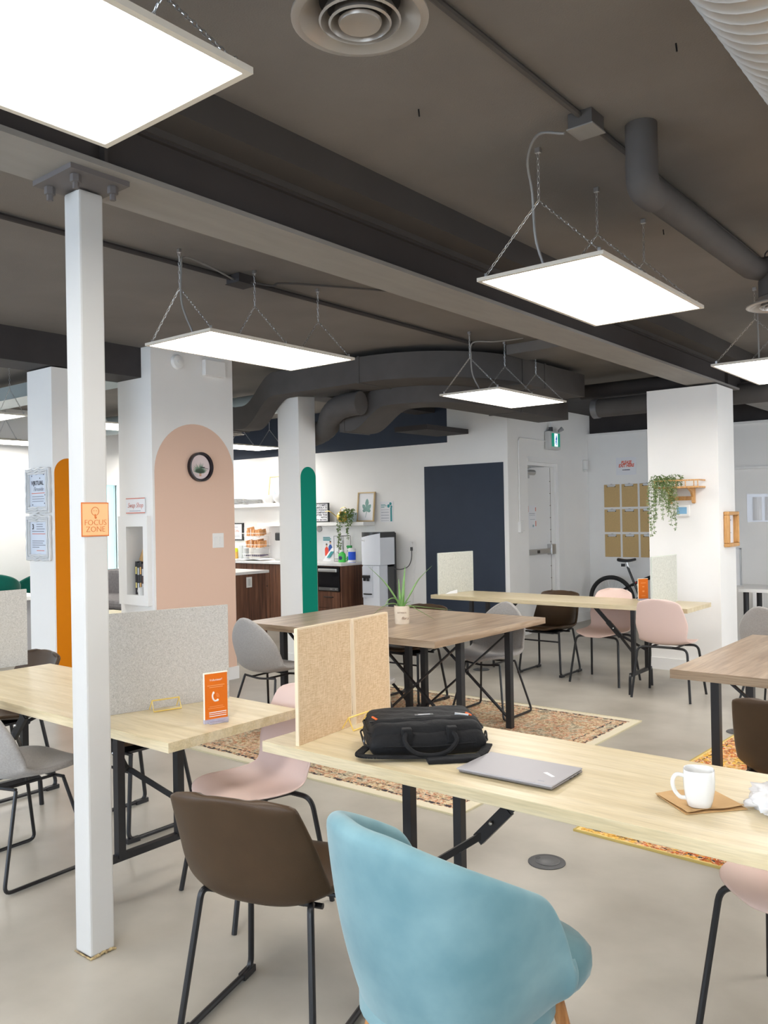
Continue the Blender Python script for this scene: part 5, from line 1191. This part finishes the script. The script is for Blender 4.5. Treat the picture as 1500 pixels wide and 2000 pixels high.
# wall shelves
o = MB().box(-11.1, -9.05, 8.905, KY, 1.735, 1.79).build('wall_shelf', TRIMW, bevel=.002); tag(o, 'upper white floating shelf with plates and bowls', 'shelf')
o = MB().box(-9.75, -7.59, 8.905, KY, 1.435, 1.485).build('wall_shelf', TRIMW, bevel=.002); tag(o, 'lower white floating shelf with watering can and leaf picture', 'shelf')
def leaning_frame(x0, x1, z0, z1, label, m, motif, lean=.045, depth=.022, y=None):
    y = y if y else KY - .07; t = thing('picture_frame', label, 'picture frame', ((x0 + x1) / 2, y, z0))
    A = lambda u, v, d=0: Vector((x0 + (x1 - x0) * u, y + lean * v - d, z0 + (z1 - z0) * v)); n = Vector((0, -1, 0)); w = .016 / (x1 - x0); h = .016 / (z1 - z0)
    f = MB()
    for u0, u1, v0, v1 in ((0, 1, 0, h), (0, 1, 1 - h, 1), (0, w, h, 1 - h), (1 - w, 1, h, 1 - h)): f.poly([A(u0, v0), A(u1, v0), A(u1, v1), A(u0, v1)], n * depth)
    f.build('frame_border', m, t); MB().poly([A(w, h), A(1 - w, h), A(1 - w, 1 - h), A(w, 1 - h)], n * .006).build('print', PAPER, t)
    motif(t, A); return t
PALEOAK = mat('pale_oak_frame', S(206, 178, 130), .5)
def leafmotif(t, A):
    mb = MB()
    for a, L, w in ((0, .42, .09), (48, .32, .075), (-50, .34, .075), (88, .24, .06), (-85, .24, .06)):
        r_ = R(a); c = (.54, .36); d = (math.sin(r_), math.cos(r_)); s_ = (d[1], -d[0])
        pts = [(c[0] + d[0] * L * q + s_[0] * w * k * 1.2, c[1] + (d[1] * L * q + s_[1] * w * k) ) for q, k in ((0, .15), (.35, .6), (.65, 1), (.88, .6), (1, 0), (.88, -.6), (.65, -1), (.35, -.6), (0, -.15))]
        mb.poly([A(p[0], p[1], .0065 + .0002 * abs(a) / 50) for p in pts], (0, -.0006, 0))
    mb.poly([A(.54, .36, .0065), A(.57, .36, .0065), A(.50, .14, .0065), A(.48, .14, .0065)], (0, -.0006, 0)); mb.build('printed_fig_leaf', mat('sage_print', S(120, 158, 150), .6, vary=.15, vs=14), t)
leaning_frame(-7.86, -7.545, 1.487, 1.905, 'pale wood picture of a green fig leaf on the lower shelf', PALEOAK, leafmotif)
def cactus(t, A):
    mb = MB()
    for u, v0, v1, w in ((.38, .30, .72, .05), (.30, .30, .45, .04), (.66, .28, .52, .035), (.45, .3, .5, .04)): mb.poly([A(u - w, v0, .0065), A(u + w, v0, .0065), A(u, v1, .0065)], (0, -.0006, 0))
    mb.build('printed_succulent', mat('cactus_print', S(150, 190, 185), .6), t)
leaning_frame(-9.70, -9.34, 1.792, 2.215, 'pale wood picture of slender succulents on the upper shelf', PALEOAK, cactus, .06)
t = thing('wall_picture', 'small black framed print on the wall at the kitchen left', 'picture frame', (-10.48, KY, 1.2))
MB().box(-10.78, -10.345, KY - .03, KY - .001, 1.205, 1.49).build('black_frame', BLACKP, t, bevel=.002); MB().box(-10.76, -10.375, KY - .032, KY - .03, 1.225, 1.47).build('print', PAPER, t)
text('red_lettering', 'Coffee', .05, (-10.5, KY - .033, 1.36), XP, ZP, INKC, t, shear=.3); l = MB(); lines(l, (-10.62, KY - .0325, 1.27), XP, ZP, [(0, .2, 0, .006), (0, .2, .02, .006), (.04, .16, .15, .008)]); l.build('small_print', INKG, t)
# letter board
lb = thing('letter_board', 'black framed letter board with rows of black letters on the lower shelf', 'letter board', (-8.6, 9.02, 1.487))
MB().box(-8.80, -8.36, 9.03, 9.055, 1.487, 1.77).build('board_frame', BLACKP, lb, bevel=.002); MB().box(-8.785, -8.378, 9.026, 9.03, 1.502, 1.755).build('letter_panel', PAPER, lb)
for i, s_ in enumerate(('MY COMPU', 'NEEDLY TI', 'AND PODCU', 'COMPANY', 'AFTER THE', 'WITH', 'WITH BOWL')):
    text('letter_row', s_, .036, (-8.385, 9.0255, 1.735 - i * .036), XP, ZP, INKK, lb, align='RIGHT', bold=.001, sx=1.35)
# watering can
wc = thing('watering_can', 'round brass watering can with a long thin spout on the lower shelf', 'watering can', (-8.05, 9.0, 1.487)); BR = mat('polished_brass', (.82, .58, .16), .22, .9)
MB().lathe([(.001, 0), (.05, .002), (.078, .04), (.085, .085), (.072, .125), (.045, .150), (.03, .155), (.028, .15), (.001, .145)], (-8.06, 9.0, 1.487), 28).build('body', BR, wc, smooth=True)
MB().tube(sm([(-8.13, 9.0, 1.53), (-8.22, 8.99, 1.60), (-8.30, 8.985, 1.642), (-8.37, 8.98, 1.642)]), .0055, 8).build('spout', BR, wc, smooth=True)
MB().tube(sm([(-8.10, 9.0, 1.63), (-8.08, 9.0, 1.68), (-8.0, 9.0, 1.69), (-7.97, 9.0, 1.60)]), .004, 8).build('handle', BR, wc, smooth=True)
hp_ = thing('hanging_ivy', 'leafy ivy in a glass pot trailing off the lower shelf', 'potted plant', (-7.86, 8.94, 1.487))
MB().lathe([(.001, 0), (.06, 0), (.07, .05), (.075, .13), (.07, .13), (.06, .02), (.001, .015)], (-7.86, 8.98, 1.487), 24).build('pot', mat('pale_glass_pot', (.45, .52, .54), .2), hp_, smooth=True)
vs = [[(-7.90 + .02 * i, 8.98, 1.60), (-7.93 + .03 * i, 8.93, 1.66), (-7.98 + .045 * i, 8.88, 1.60), (-7.99 + .04 * i, 8.87, 1.48)] for i in range(6)]
vs += [[(-7.92, 8.96, 1.6), (-7.98, 8.89, 1.60), (-8.03, 8.87, 1.45), (-8.00, 8.87, 1.25), (-7.99, 8.87, 1.09)], [(-7.90, 8.96, 1.6), (-7.95, 8.88, 1.6), (-7.99, 8.87, 1.4), (-8.02, 8.87, 1.2), (-8.01, 8.87, 1.10)], [(-7.84, 8.96, 1.6), (-7.83, 8.88, 1.58), (-7.86, 8.87, 1.4), (-7.85, 8.87, 1.25)], [(-7.82, 8.96, 1.6), (-7.80, 8.88, 1.58), (-7.80, 8.87, 1.48), (-7.86, 8.87, 1.33)]]
vine_foliage(vs, .036, .011, 21, LEAFD, 'ivy_leaves', hp_, step=.017)
# plates and bowls
ds = MB().lathe([(.001, 0), (.10, 0), (.16, .012), (.16, .016), (.001, .008)], (0, 0, 0), 36).build('dinner_plate', CERAM, smooth=True, origin=(0, 0, 0))
plates = [(-10.0, 9.03, 4, 'right stack'), (-10.34, 9.03, 5, 'left stack')]; first = True
for x, y, n_, nm_ in plates:
    for k in range(n_):
        o = ds if first else ds.copy()
        if not first: COL.objects.link(o)
        first = False; o.location = (x, y, 1.791 + k * .0175)
        tag(o, 'white plate on the upper kitchen shelf, %s, %s' % (nm_, ('lowest', 'second up', 'third up', 'fourth up', 'top of stack')[k]), 'plate', 'plates on the upper shelf')
for x, nm_ in ((-9.56, 'left one in front of the succulent picture'), (-9.33, 'right one half behind the green pillar')):
    o = MB().lathe([(.001, 0), (.06, 0), (.105, .05), (.118, .125), (.112, .125), (.098, .05), (.055, .012), (.001, .01)], (x, 8.99, 1.791), 32).build('bowl', CERAM, smooth=True, origin=(x, 8.99, 1.791)); tag(o, 'white bowl on the upper shelf, ' + nm_, 'bowl', 'bowls on the upper shelf')
# wall items
t = thing('people_poster', 'small poster of a woman in red and a man in blue above the counter', 'poster', (-8.46, KY - .008, .98))
MB().box(-8.60, -8.33, KY - .009, KY - .0065, .975, 1.285).build('sheet', PAPER, t)
l = MB(); lines(l, (-8.60, KY - .009, .975), XP, ZP, [(.01, .15, .275, .014), (.01, .17, .255, .014), (.01, .15, .235, .014)]); l.build('teal_heading', INKT, t)
def figure(xc, zc, h, m, par):
    y = KY - .011; b = MB().poly([(xc - .034, y, zc), (xc + .034, y, zc), (xc + .036, y, zc + h * .55), (xc + .015, y, zc + h * .70), (xc - .015, y, zc + h * .70), (xc - .036, y, zc + h * .55)], (0, -.0008, 0)); b.build('printed_clothes', m, par)
    MB().ball((xc, y, zc + h * .82), .016, 1, .1, 1.2, 10, 8).build('printed_face', mat('skin_print', S(225, 180, 150), .6), par); MB().ball((xc, y + .0005, zc + h * .88), .018, 1, .1, .9, 10, 8).build('printed_hair', INKK, par)
figure(-8.52, .985, .19, mat('print_red', S(232, 80, 60), .6), t); figure(-8.445, 1.0, .22, mat('print_blue', S(46, 90, 170), .6), t)
t = thing('teal_notice', 'white notice with a teal plant band on the wall above the water cooler', 'notice', (-7.37, KY, 1.47))
MB().box(-7.49, -7.25, KY - .003, KY, 1.475, 1.765).build('sheet', PAPER, t); l = MB(); lines(l, (-7.49, KY - .003, 1.475), XP, ZP, [(.02, .10, .24, .008), (.02, .12, .225, .008), (.02, .08, .205, .008)]); l.build('teal_heading', INKT, t)
l = MB(); lines(l, (-7.49, KY - .003, 1.475), XP, ZP, [(.02, .16, z_, .004) for z_ in (.17, .14, .13, .10, .09, .06, .05, .02)]); l.build('text_lines', INKG, t)
l = MB(); lines(l, (-7.49, KY - .003, 1.475), XP, ZP, [(.185, .215, .01, .19)]); Y_ = KY - .0042
for x, z, r_ in ((-7.30, 1.73, .022), (-7.335, 1.70, .024), (-7.285, 1.69, .018)): l.ball((x, Y_, z), r_, 1, .05, 1, 10, 8)
l.build('teal_plant_band', INKT, t)
o = MB().lathe([(.001, 0), (.045, 0), (.048, .02), (.001, .03)], (-8.655, KY - .006, 1.385), 20, mtx=Matrix.Rotation(R(90), 4, 'X')).build('wall_hook_disc', mat('knob_grey', (.45, .43, .42), .3, .3), smooth=True); tag(o, 'round grey disc on the backsplash next to the green pillar', 'hook')
# counter items
t = thing('easel_card', 'white tilted card on a thin stand on the counter', 'card', (-8.25, 8.98, .92)); a_ = Vector((-8.37, 8.90, .922))
MB().poly([a_, a_ + Vector((.13, .02, 0)), a_ + Vector((.23, .11, .185)), a_ + Vector((.10, .09, .185))], (0, -.004, .002)).build('card', PAPER, t); MB().tube([a_ + Vector((.18, .1, .15)), (-8.14, 9.10, .921)], .003, 6).build('stand_leg', BLACK, t)
MB().poly([a_ + Vector((.07, .015, .05)), a_ + Vector((.12, .025, .05)), a_ + Vector((.165, .065, .14)), a_ + Vector((.115, .055, .14))], (0, -.005, .001)).build('teal_drawing', INKT, t)
t = thing('wire_paper_rack', 'tall black wire rack with a glass cylinder on the counter', 'rack', (-8.09, 9.0, .92)); q = MB()
c_ = [(-8.17, 8.93), (-7.995, 8.93), (-7.995, 9.09), (-8.17, 9.09)]
for z in (.925, .955, 1.285): q.tube([(x, y, z) for x, y in c_], .003, 5, closed=True)
for x, y in c_: q.tube([(x, y, .92), (x, y, 1.285)], .003, 5)
q.tube([(-8.08, 8.93, .92), (-8.08, 8.93, 1.285)], .003, 5); q.build('wire_frame', BLACK, t); MB().tube([(-8.10, 9.02, .925), (-8.10, 9.02, 1.22)], .03, 16).build('paper_cups_column', PAPER, t, smooth=True)
t = thing('detergent_bottle', 'bright green detergent bottle on the counter below the ivy', 'bottle', (-7.955, 8.86, .92), 'bottles on the counter')
GB = mat('green_bottle', S(60, 200, 70), .2, coat=.4); MB().lathe([(.001, 0), (.058, 0), (.062, .01), (.062, .10), (.05, .125), (.02, .14), (.018, .15), (.001, .15)], (-7.955, 8.86, .92), 24, sy=.7).build('body', GB, t, smooth=True)
MB().lathe([(.018, .145), (.02, .15), (.02, .175), (.001, .178)], (-7.955, 8.86, .92), 16).build('cap', PAPER, t, smooth=True); MB().ball((-7.955, 8.822, .98), .035, 1, .25, 1, 12, 8).build('round_label', mat('navy_label', S(30, 50, 90), .4), t)
t = thing('spray_bottle', 'white and green trigger spray bottle on the counter', 'bottle', (-7.84, 8.90, .92), 'bottles on the counter')
MB().lathe([(.001, 0), (.042, 0), (.045, .01), (.045, .10), (.03, .15), (.014, .17), (.014, .19), (.001, .19)], (-7.84, 8.90, .92), 20, sy=.7).build('body', mat('spray_body', (.75, .8, .78), .3), t, smooth=True)
MB().box(-7.885, -7.81, 8.885, 8.915, 1.11, 1.155).bar((-7.86, 8.90, 1.12), (-7.885, 8.90, 1.07), .012, .012).box(-7.90, -7.88, 8.89, 8.91, 1.13, 1.15).build('trigger_head', mat('trigger_green', S(30, 150, 70), .4), t, bevel=.004); MB().box(-7.876, -7.804, 8.866, 8.87, .94, 1.0).build('green_label', mat('trigger_green', S(30, 150, 70), .4), t)
t = thing('wipes_tub', 'blue tub of wipes with a white lid beside the water cooler', 'tub', (-7.76, 8.88, .92), 'bottles on the counter')
MB().lathe([(.001, 0), (.052, 0), (.054, .01), (.054, .15), (.001, .15)], (-7.76, 8.85, .92), 24).build('body', mat('tub_blue', S(24, 84, 214), .3), t, smooth=True); MB().lathe([(.001, .15), (.056, .15), (.056, .19), (.045, .20), (.001, .2)], (-7.76, 8.85, .92), 24).build('lid', PAPER, t, smooth=True)
MB().lathe([(.0545, .005), (.0548, .005), (.0548, .035), (.0545, .035)], (-7.76, 8.85, .92), 24, loop=True).build('white_band', PAPER, t)
t = thing('coffee_machine', 'black coffee machine on the counter half behind the green pillar', 'coffee machine', (-9.25, 8.95, .92))
MB().box(-9.26, -9.00, 8.98, 9.13, .92, 1.34).build('body', BLACKP, t, bevel=.015); MB().box(-9.26, -9.00, 8.80, 8.98, 1.22, 1.34).build('brew_head', BLACKP, t, bevel=.015); MB().box(-9.26, -9.00, 8.80, 8.98, .92, .95).build('drip_tray', ALU, t, bevel=.004)
MB().lathe([(.001, 0), (.05, 0), (.06, .06), (.05, .13), (.045, .13), (.001, .02)], (-9.13, 8.88, .952), 24).build('jug', DARKG, t, smooth=True)
# wire basket tower
t = thing('snack_stand', 'white wire tower of baskets holding brown packets on the counter', 'basket stand', (-9.86, 8.98, .92)); q = MB()
for x, y in ((-10.05, 9.08), (-9.67, 9.08), (-9.86, 8.86)): q.tube([(x, y, .92), (x, y, 1.40)], .004, 6)
for z in (.955, 1.10, 1.28):
    q.tube([(-10.04, 8.88, z), (-9.68, 8.88, z), (-9.68, 9.08, z), (-10.04, 9.08, z)], .0035, 5, closed=True).tube([(-10.06, 8.86, z + .05), (-9.66, 8.86, z + .05), (-9.66, 9.10, z + .05), (-10.06, 9.10, z + .05)], .0035, 5, closed=True)
    for i in range(9): x = -10.04 + .045 * i; q.tube([(x, 9.08, z), (x, 8.88, z), (x, 8.86, z + .05)], .002, 4)
q.build('wire_baskets', TRIMW, t)
rnd = random.Random(9); PKT = mat('packet_brown', S(206, 148, 96), .6, vary=.25, vs=20); c_ = 0
for z in (1.105, 1.285):
    for i in range(7):
        x = -10.015 + .05 * i; c = MB().box(x, x + .026, 8.89 + rnd.random() * .04, 9.04, z, z + .085 + rnd.random() * .05, Matrix.Translation((x, 8.9, z)) @ Matrix.Rotation(R(rnd.uniform(-7, 7)), 4, 'Y') @ Matrix.Rotation(R(rnd.uniform(-12, 12)), 4, 'X') @ Matrix.Translation((-x, -8.9, -z))).build('snack_packet', PKT, bevel=.004, origin=(x, 8.95, z))
        tag(c, 'brown paper snack packet in the %s basket of the wire tower, %s from the left' % ('upper' if z > 1.2 else 'lower', ('first', 'second', 'third', 'fourth', 'fifth', 'sixth', 'seventh')[i]), 'packet', 'packets in the wire tower ' + ('upper' if z > 1.2 else 'lower'))
for i in range(10):
    x = -10.03 + .037 * i; c = MB().bar((x, 8.90, .975), (x + .018, 9.05, .99), .02, .012).build('snack_stick', mat('stick_dark', (.08, .07, .12), .5), origin=(x, 8.95, .975)); tag(c, 'dark wrapped stick in the lowest basket of the white wire tower', 'packet', 'sticks in the lowest basket')
for x, r_, h_, nm_, m_ in ((-10.22, .050, .21, 'left of the pair', 0), (-10.115, .050, .21, 'right of the pair', 0)):
    t = thing('glass_jar', 'clear glass jar of white powder on the counter, ' + nm_, 'jar', (x, 8.98, .92), 'glass jars on the counter')
    MB().lathe([(.001, 0), (r_, 0), (r_, h_ * .8), (r_ * .75, h_ * .92), (r_ * .75, h_), (r_ * .70, h_), (r_ * .7, h_ * .92), (r_ * .93, h_ * .78), (r_ * .93, .01), (.001, .008)], (x, 8.98, .92), 24).build('glass', mat('jar_glass', (.62, .66, .66), .08, alpha=.5), t, smooth=True)
    MB().lathe([(.001, .009), (r_ * .9, .009), (r_ * .9, h_ * .28), (.001, h_ * .33)], (x, 8.98, .92), 20).build('contents', PAPER, t, smooth=True)
for x, c1, c2_, nm_ in ((-10.36, S(206, 210, 40), S(225, 180, 90), 'yellow lidded orange jar at the left end of the counter'),):
    t = thing('storage_jar', nm_, 'jar', (x, 8.95, .92)); MB().lathe([(.001, 0), (.07, 0), (.07, .11), (.001, .11)], (x, 8.95, .92), 24).build('body', mat('jar_orange', c2_, .4), t, smooth=True); MB().lathe([(.001, .11), (.072, .11), (.06, .17), (.001, .175)], (x, 8.95, .92), 24).build('lid', mat('jar_yellow', c1, .4), t, smooth=True)
tw = MB(); tw.grid([[(-10.15 + .78 * i / 14, 8.60 + .32 * j / 6, .924 + .010 * abs(math.sin(i * .9 + j)) + .016 * math.exp(-((i - 11) ** 2) / 8)) for j in range(7)] for i in range(15)])
o = tw.build('tea_towel', mat('towel_white', (.8, .79, .77), .9, vary=.08, vs=30), solid=.004, subsurf=1); tag(o, 'crumpled white tea towel along the front of the counter', 'towel')
# water cooler
wcx0, wcx1, wy0, wy1 = -7.46, -7.135, 8.71, 9.06
co = thing('water_cooler', 'tall white bottom-loading water cooler with black top and side', 'water cooler', (-7.3, 8.88, 0))
def bowed(x0, x1, yf, yb, z0, z1, bow, top=None):
    n = 10; P = [(x0 + (x1 - x0) * i / n, yf - bow * (1 - (2 * i / n - 1) ** 2)) for i in range(n + 1)] + [(x1, yb), (x0, yb)]; mb = MB(); lo = [mb.bm.verts.new((x, y, z0)) for x, y in P]; hi = [mb.bm.verts.new((x, y, z1 if top is None else top(x, y))) for x, y in P]
    mb.bm.faces.new(lo); mb.bm.faces.new(hi)
    for i in range(len(P)): mb.bm.faces.new((lo[i], lo[(i + 1) % len(P)], hi[(i + 1) % len(P)], hi[i]))
    return mb
bowed(wcx0, wcx1, wy0, 9.02, .90, 1.30, .03, lambda x, y: 1.275 + .055 * (x - wcx0) / (wcx1 - wcx0)).build('upper_front', COOLW, co, smooth=True, ang=40)
bowed(wcx0 + .005, wcx1 - .03, wy0 + .012, 8.90, .0, .895, .025).build('lower_front', COOLW, co, smooth=True, ang=40)
MB().box(wcx1 - .05, wcx1 - .01, 8.90, 9.02, .0, .87).build('side_recess', GREYP, co)
MB().box(wcx0 + .004, wcx1 + .004, 9.02, wy1, .01, 1.335).build('black_back', BLACKP, co, bevel=.012)
bowed(wcx0 + .002, wcx1 + .002, wy0 + .004, 9.03, 1.27, 1.335, .03, lambda x, y: 1.345).build('black_top', mat('glossy_black', (.02, .02, .024), .15), co, smooth=True, ang=40)
MB().box(-7.455, -7.39, wy0 - .028, wy0 - .012, 1.22, 1.25).build('white_badge', PAPER, co); text('badge_lettering', 'Vita', .022, (-7.42, wy0 - .0285, 1.235), XP, ZP, INKG, co)
MB().box(-7.44, -7.26, wy0 - .02, wy0 - .010, .46, .88).build('tap_bay', mat('bay_white', (.62, .65, .72), .35), co)
MB().box(-7.415, -7.30, wy0 - .055, wy0 - .015, .725, .765).box(-7.405, -7.375, wy0 - .05, wy0 - .02, .685, .73).box(-7.345, -7.315, wy0 - .05, wy0 - .02, .685, .73).build('taps', BLACKP, co, bevel=.006)
MB().lathe([(.001, 0), (.095, 0), (.10, .012), (.09, .018), (.001, .014)], (-7.35, wy0 + .01, .50), 28, sy=.5).build('drip_tray', BLACKP, co, smooth=True)
o = MB().tube(sm([(-7.13, 8.98, .84), (-7.05, 9.05, .83), (-6.97, 9.11, .87), (-6.93, 9.13, .97), (-6.93, 9.14, 1.10)]), .006, 8).build('power_cord', GREYP, co, smooth=True)
t = thing('wall_outlet', 'white wall outlet with two plugs right of the water cooler', 'outlet', (-7.17, KY, 1.1))
X_ = -6.935
MB().box(X_ - .035, X_ + .035, KY - .006, KY, 1.10, 1.215).build('plate', TRIMW, t, bevel=.003); MB().box(X_ - .014, X_ + .014, KY - .03, KY - .006, 1.08, 1.13).build('dark_plug', GREYP, t, bevel=.003); MB().box(X_ - .016, X_ + .016, KY - .035, KY - .006, 1.16, 1.20).build('white_plug', TRIMW, t, bevel=.004)
MB().tube(sm([(X_ + .01, KY - .03, 1.19), (X_ + .06, KY - .03, 1.20), (X_ + .075, KY - .02, 1.10), (X_ + .05, KY - .015, .9), (X_ + .02, KY - .012, .6), (X_, KY - .012, .3)]), .004, 8).build('white_cord', TRIMW, t, smooth=True)

# ------------------------------------------------------------------ lounge seen between the pillars
so = thing('sofa', 'grey fabric sofa behind the steel column by the far window', 'sofa', (-9.6, 6.6, 0))
MB().box(-10.9, -8.9, 6.15, 7.15, .08, .42).build('seat_base', SOFAM, so, bevel=.03); MB().box(-9.15, -8.9, 6.15, 7.15, .42, .60).build('arm', SOFAM, so, bevel=.04); MB().box(-10.9, -9.15, 6.9, 7.15, .42, .86).build('backrest', SOFAM, so, bevel=.05); MB().box(-10.85, -9.18, 6.17, 6.89, .42, .54).build('seat_cushion', SOFAM, so, bevel=.04)
cu = MB(); cu.ball((-9.42, 6.6, .74), .22, 1.0, .5, .85, 24, 16); o = cu.build('cushion', SOFAM, smooth=True); tag(o, 'fluffy grey cushion on the sofa arm beyond the steel column', 'cushion')
st = thing('side_table', 'small side table with a light top in front of the sofa', 'table', (-8.6, 5.6, 0))
MB().box(-8.85, -8.35, 5.35, 5.75, .47, .50).build('top', OAKX, st)
for x, y in ((-8.83, 5.37), (-8.37, 5.37), (-8.83, 5.73), (-8.37, 5.73)): MB().box(x - .012, x + .012, y - .012, y + .012, 0, .47).build('leg', BLACK, st)
o = MB().box(-11.17, -11.0, 7.2, 9.0, .55, .76).build('window_bench', mat('bench_blue_grey', S(92, 96, 112), .7)); tag(o, 'blue grey low bench under the far window', 'bench')
ld = thing('lounge_desk', 'white desk edge in the lounge in front of the green chairs', 'desk', (-9.3, 4.5, 0))
MB().box(-9.85, -8.9, 4.1, 4.95, .70, .745).build('desk_top', TRIMW, ld, bevel=.004); MB().box(-9.8, -8.95, 4.15, 4.9, .05, .70).build('grey_front', mat('desk_grey', (.35, .35, .36), .6), ld)
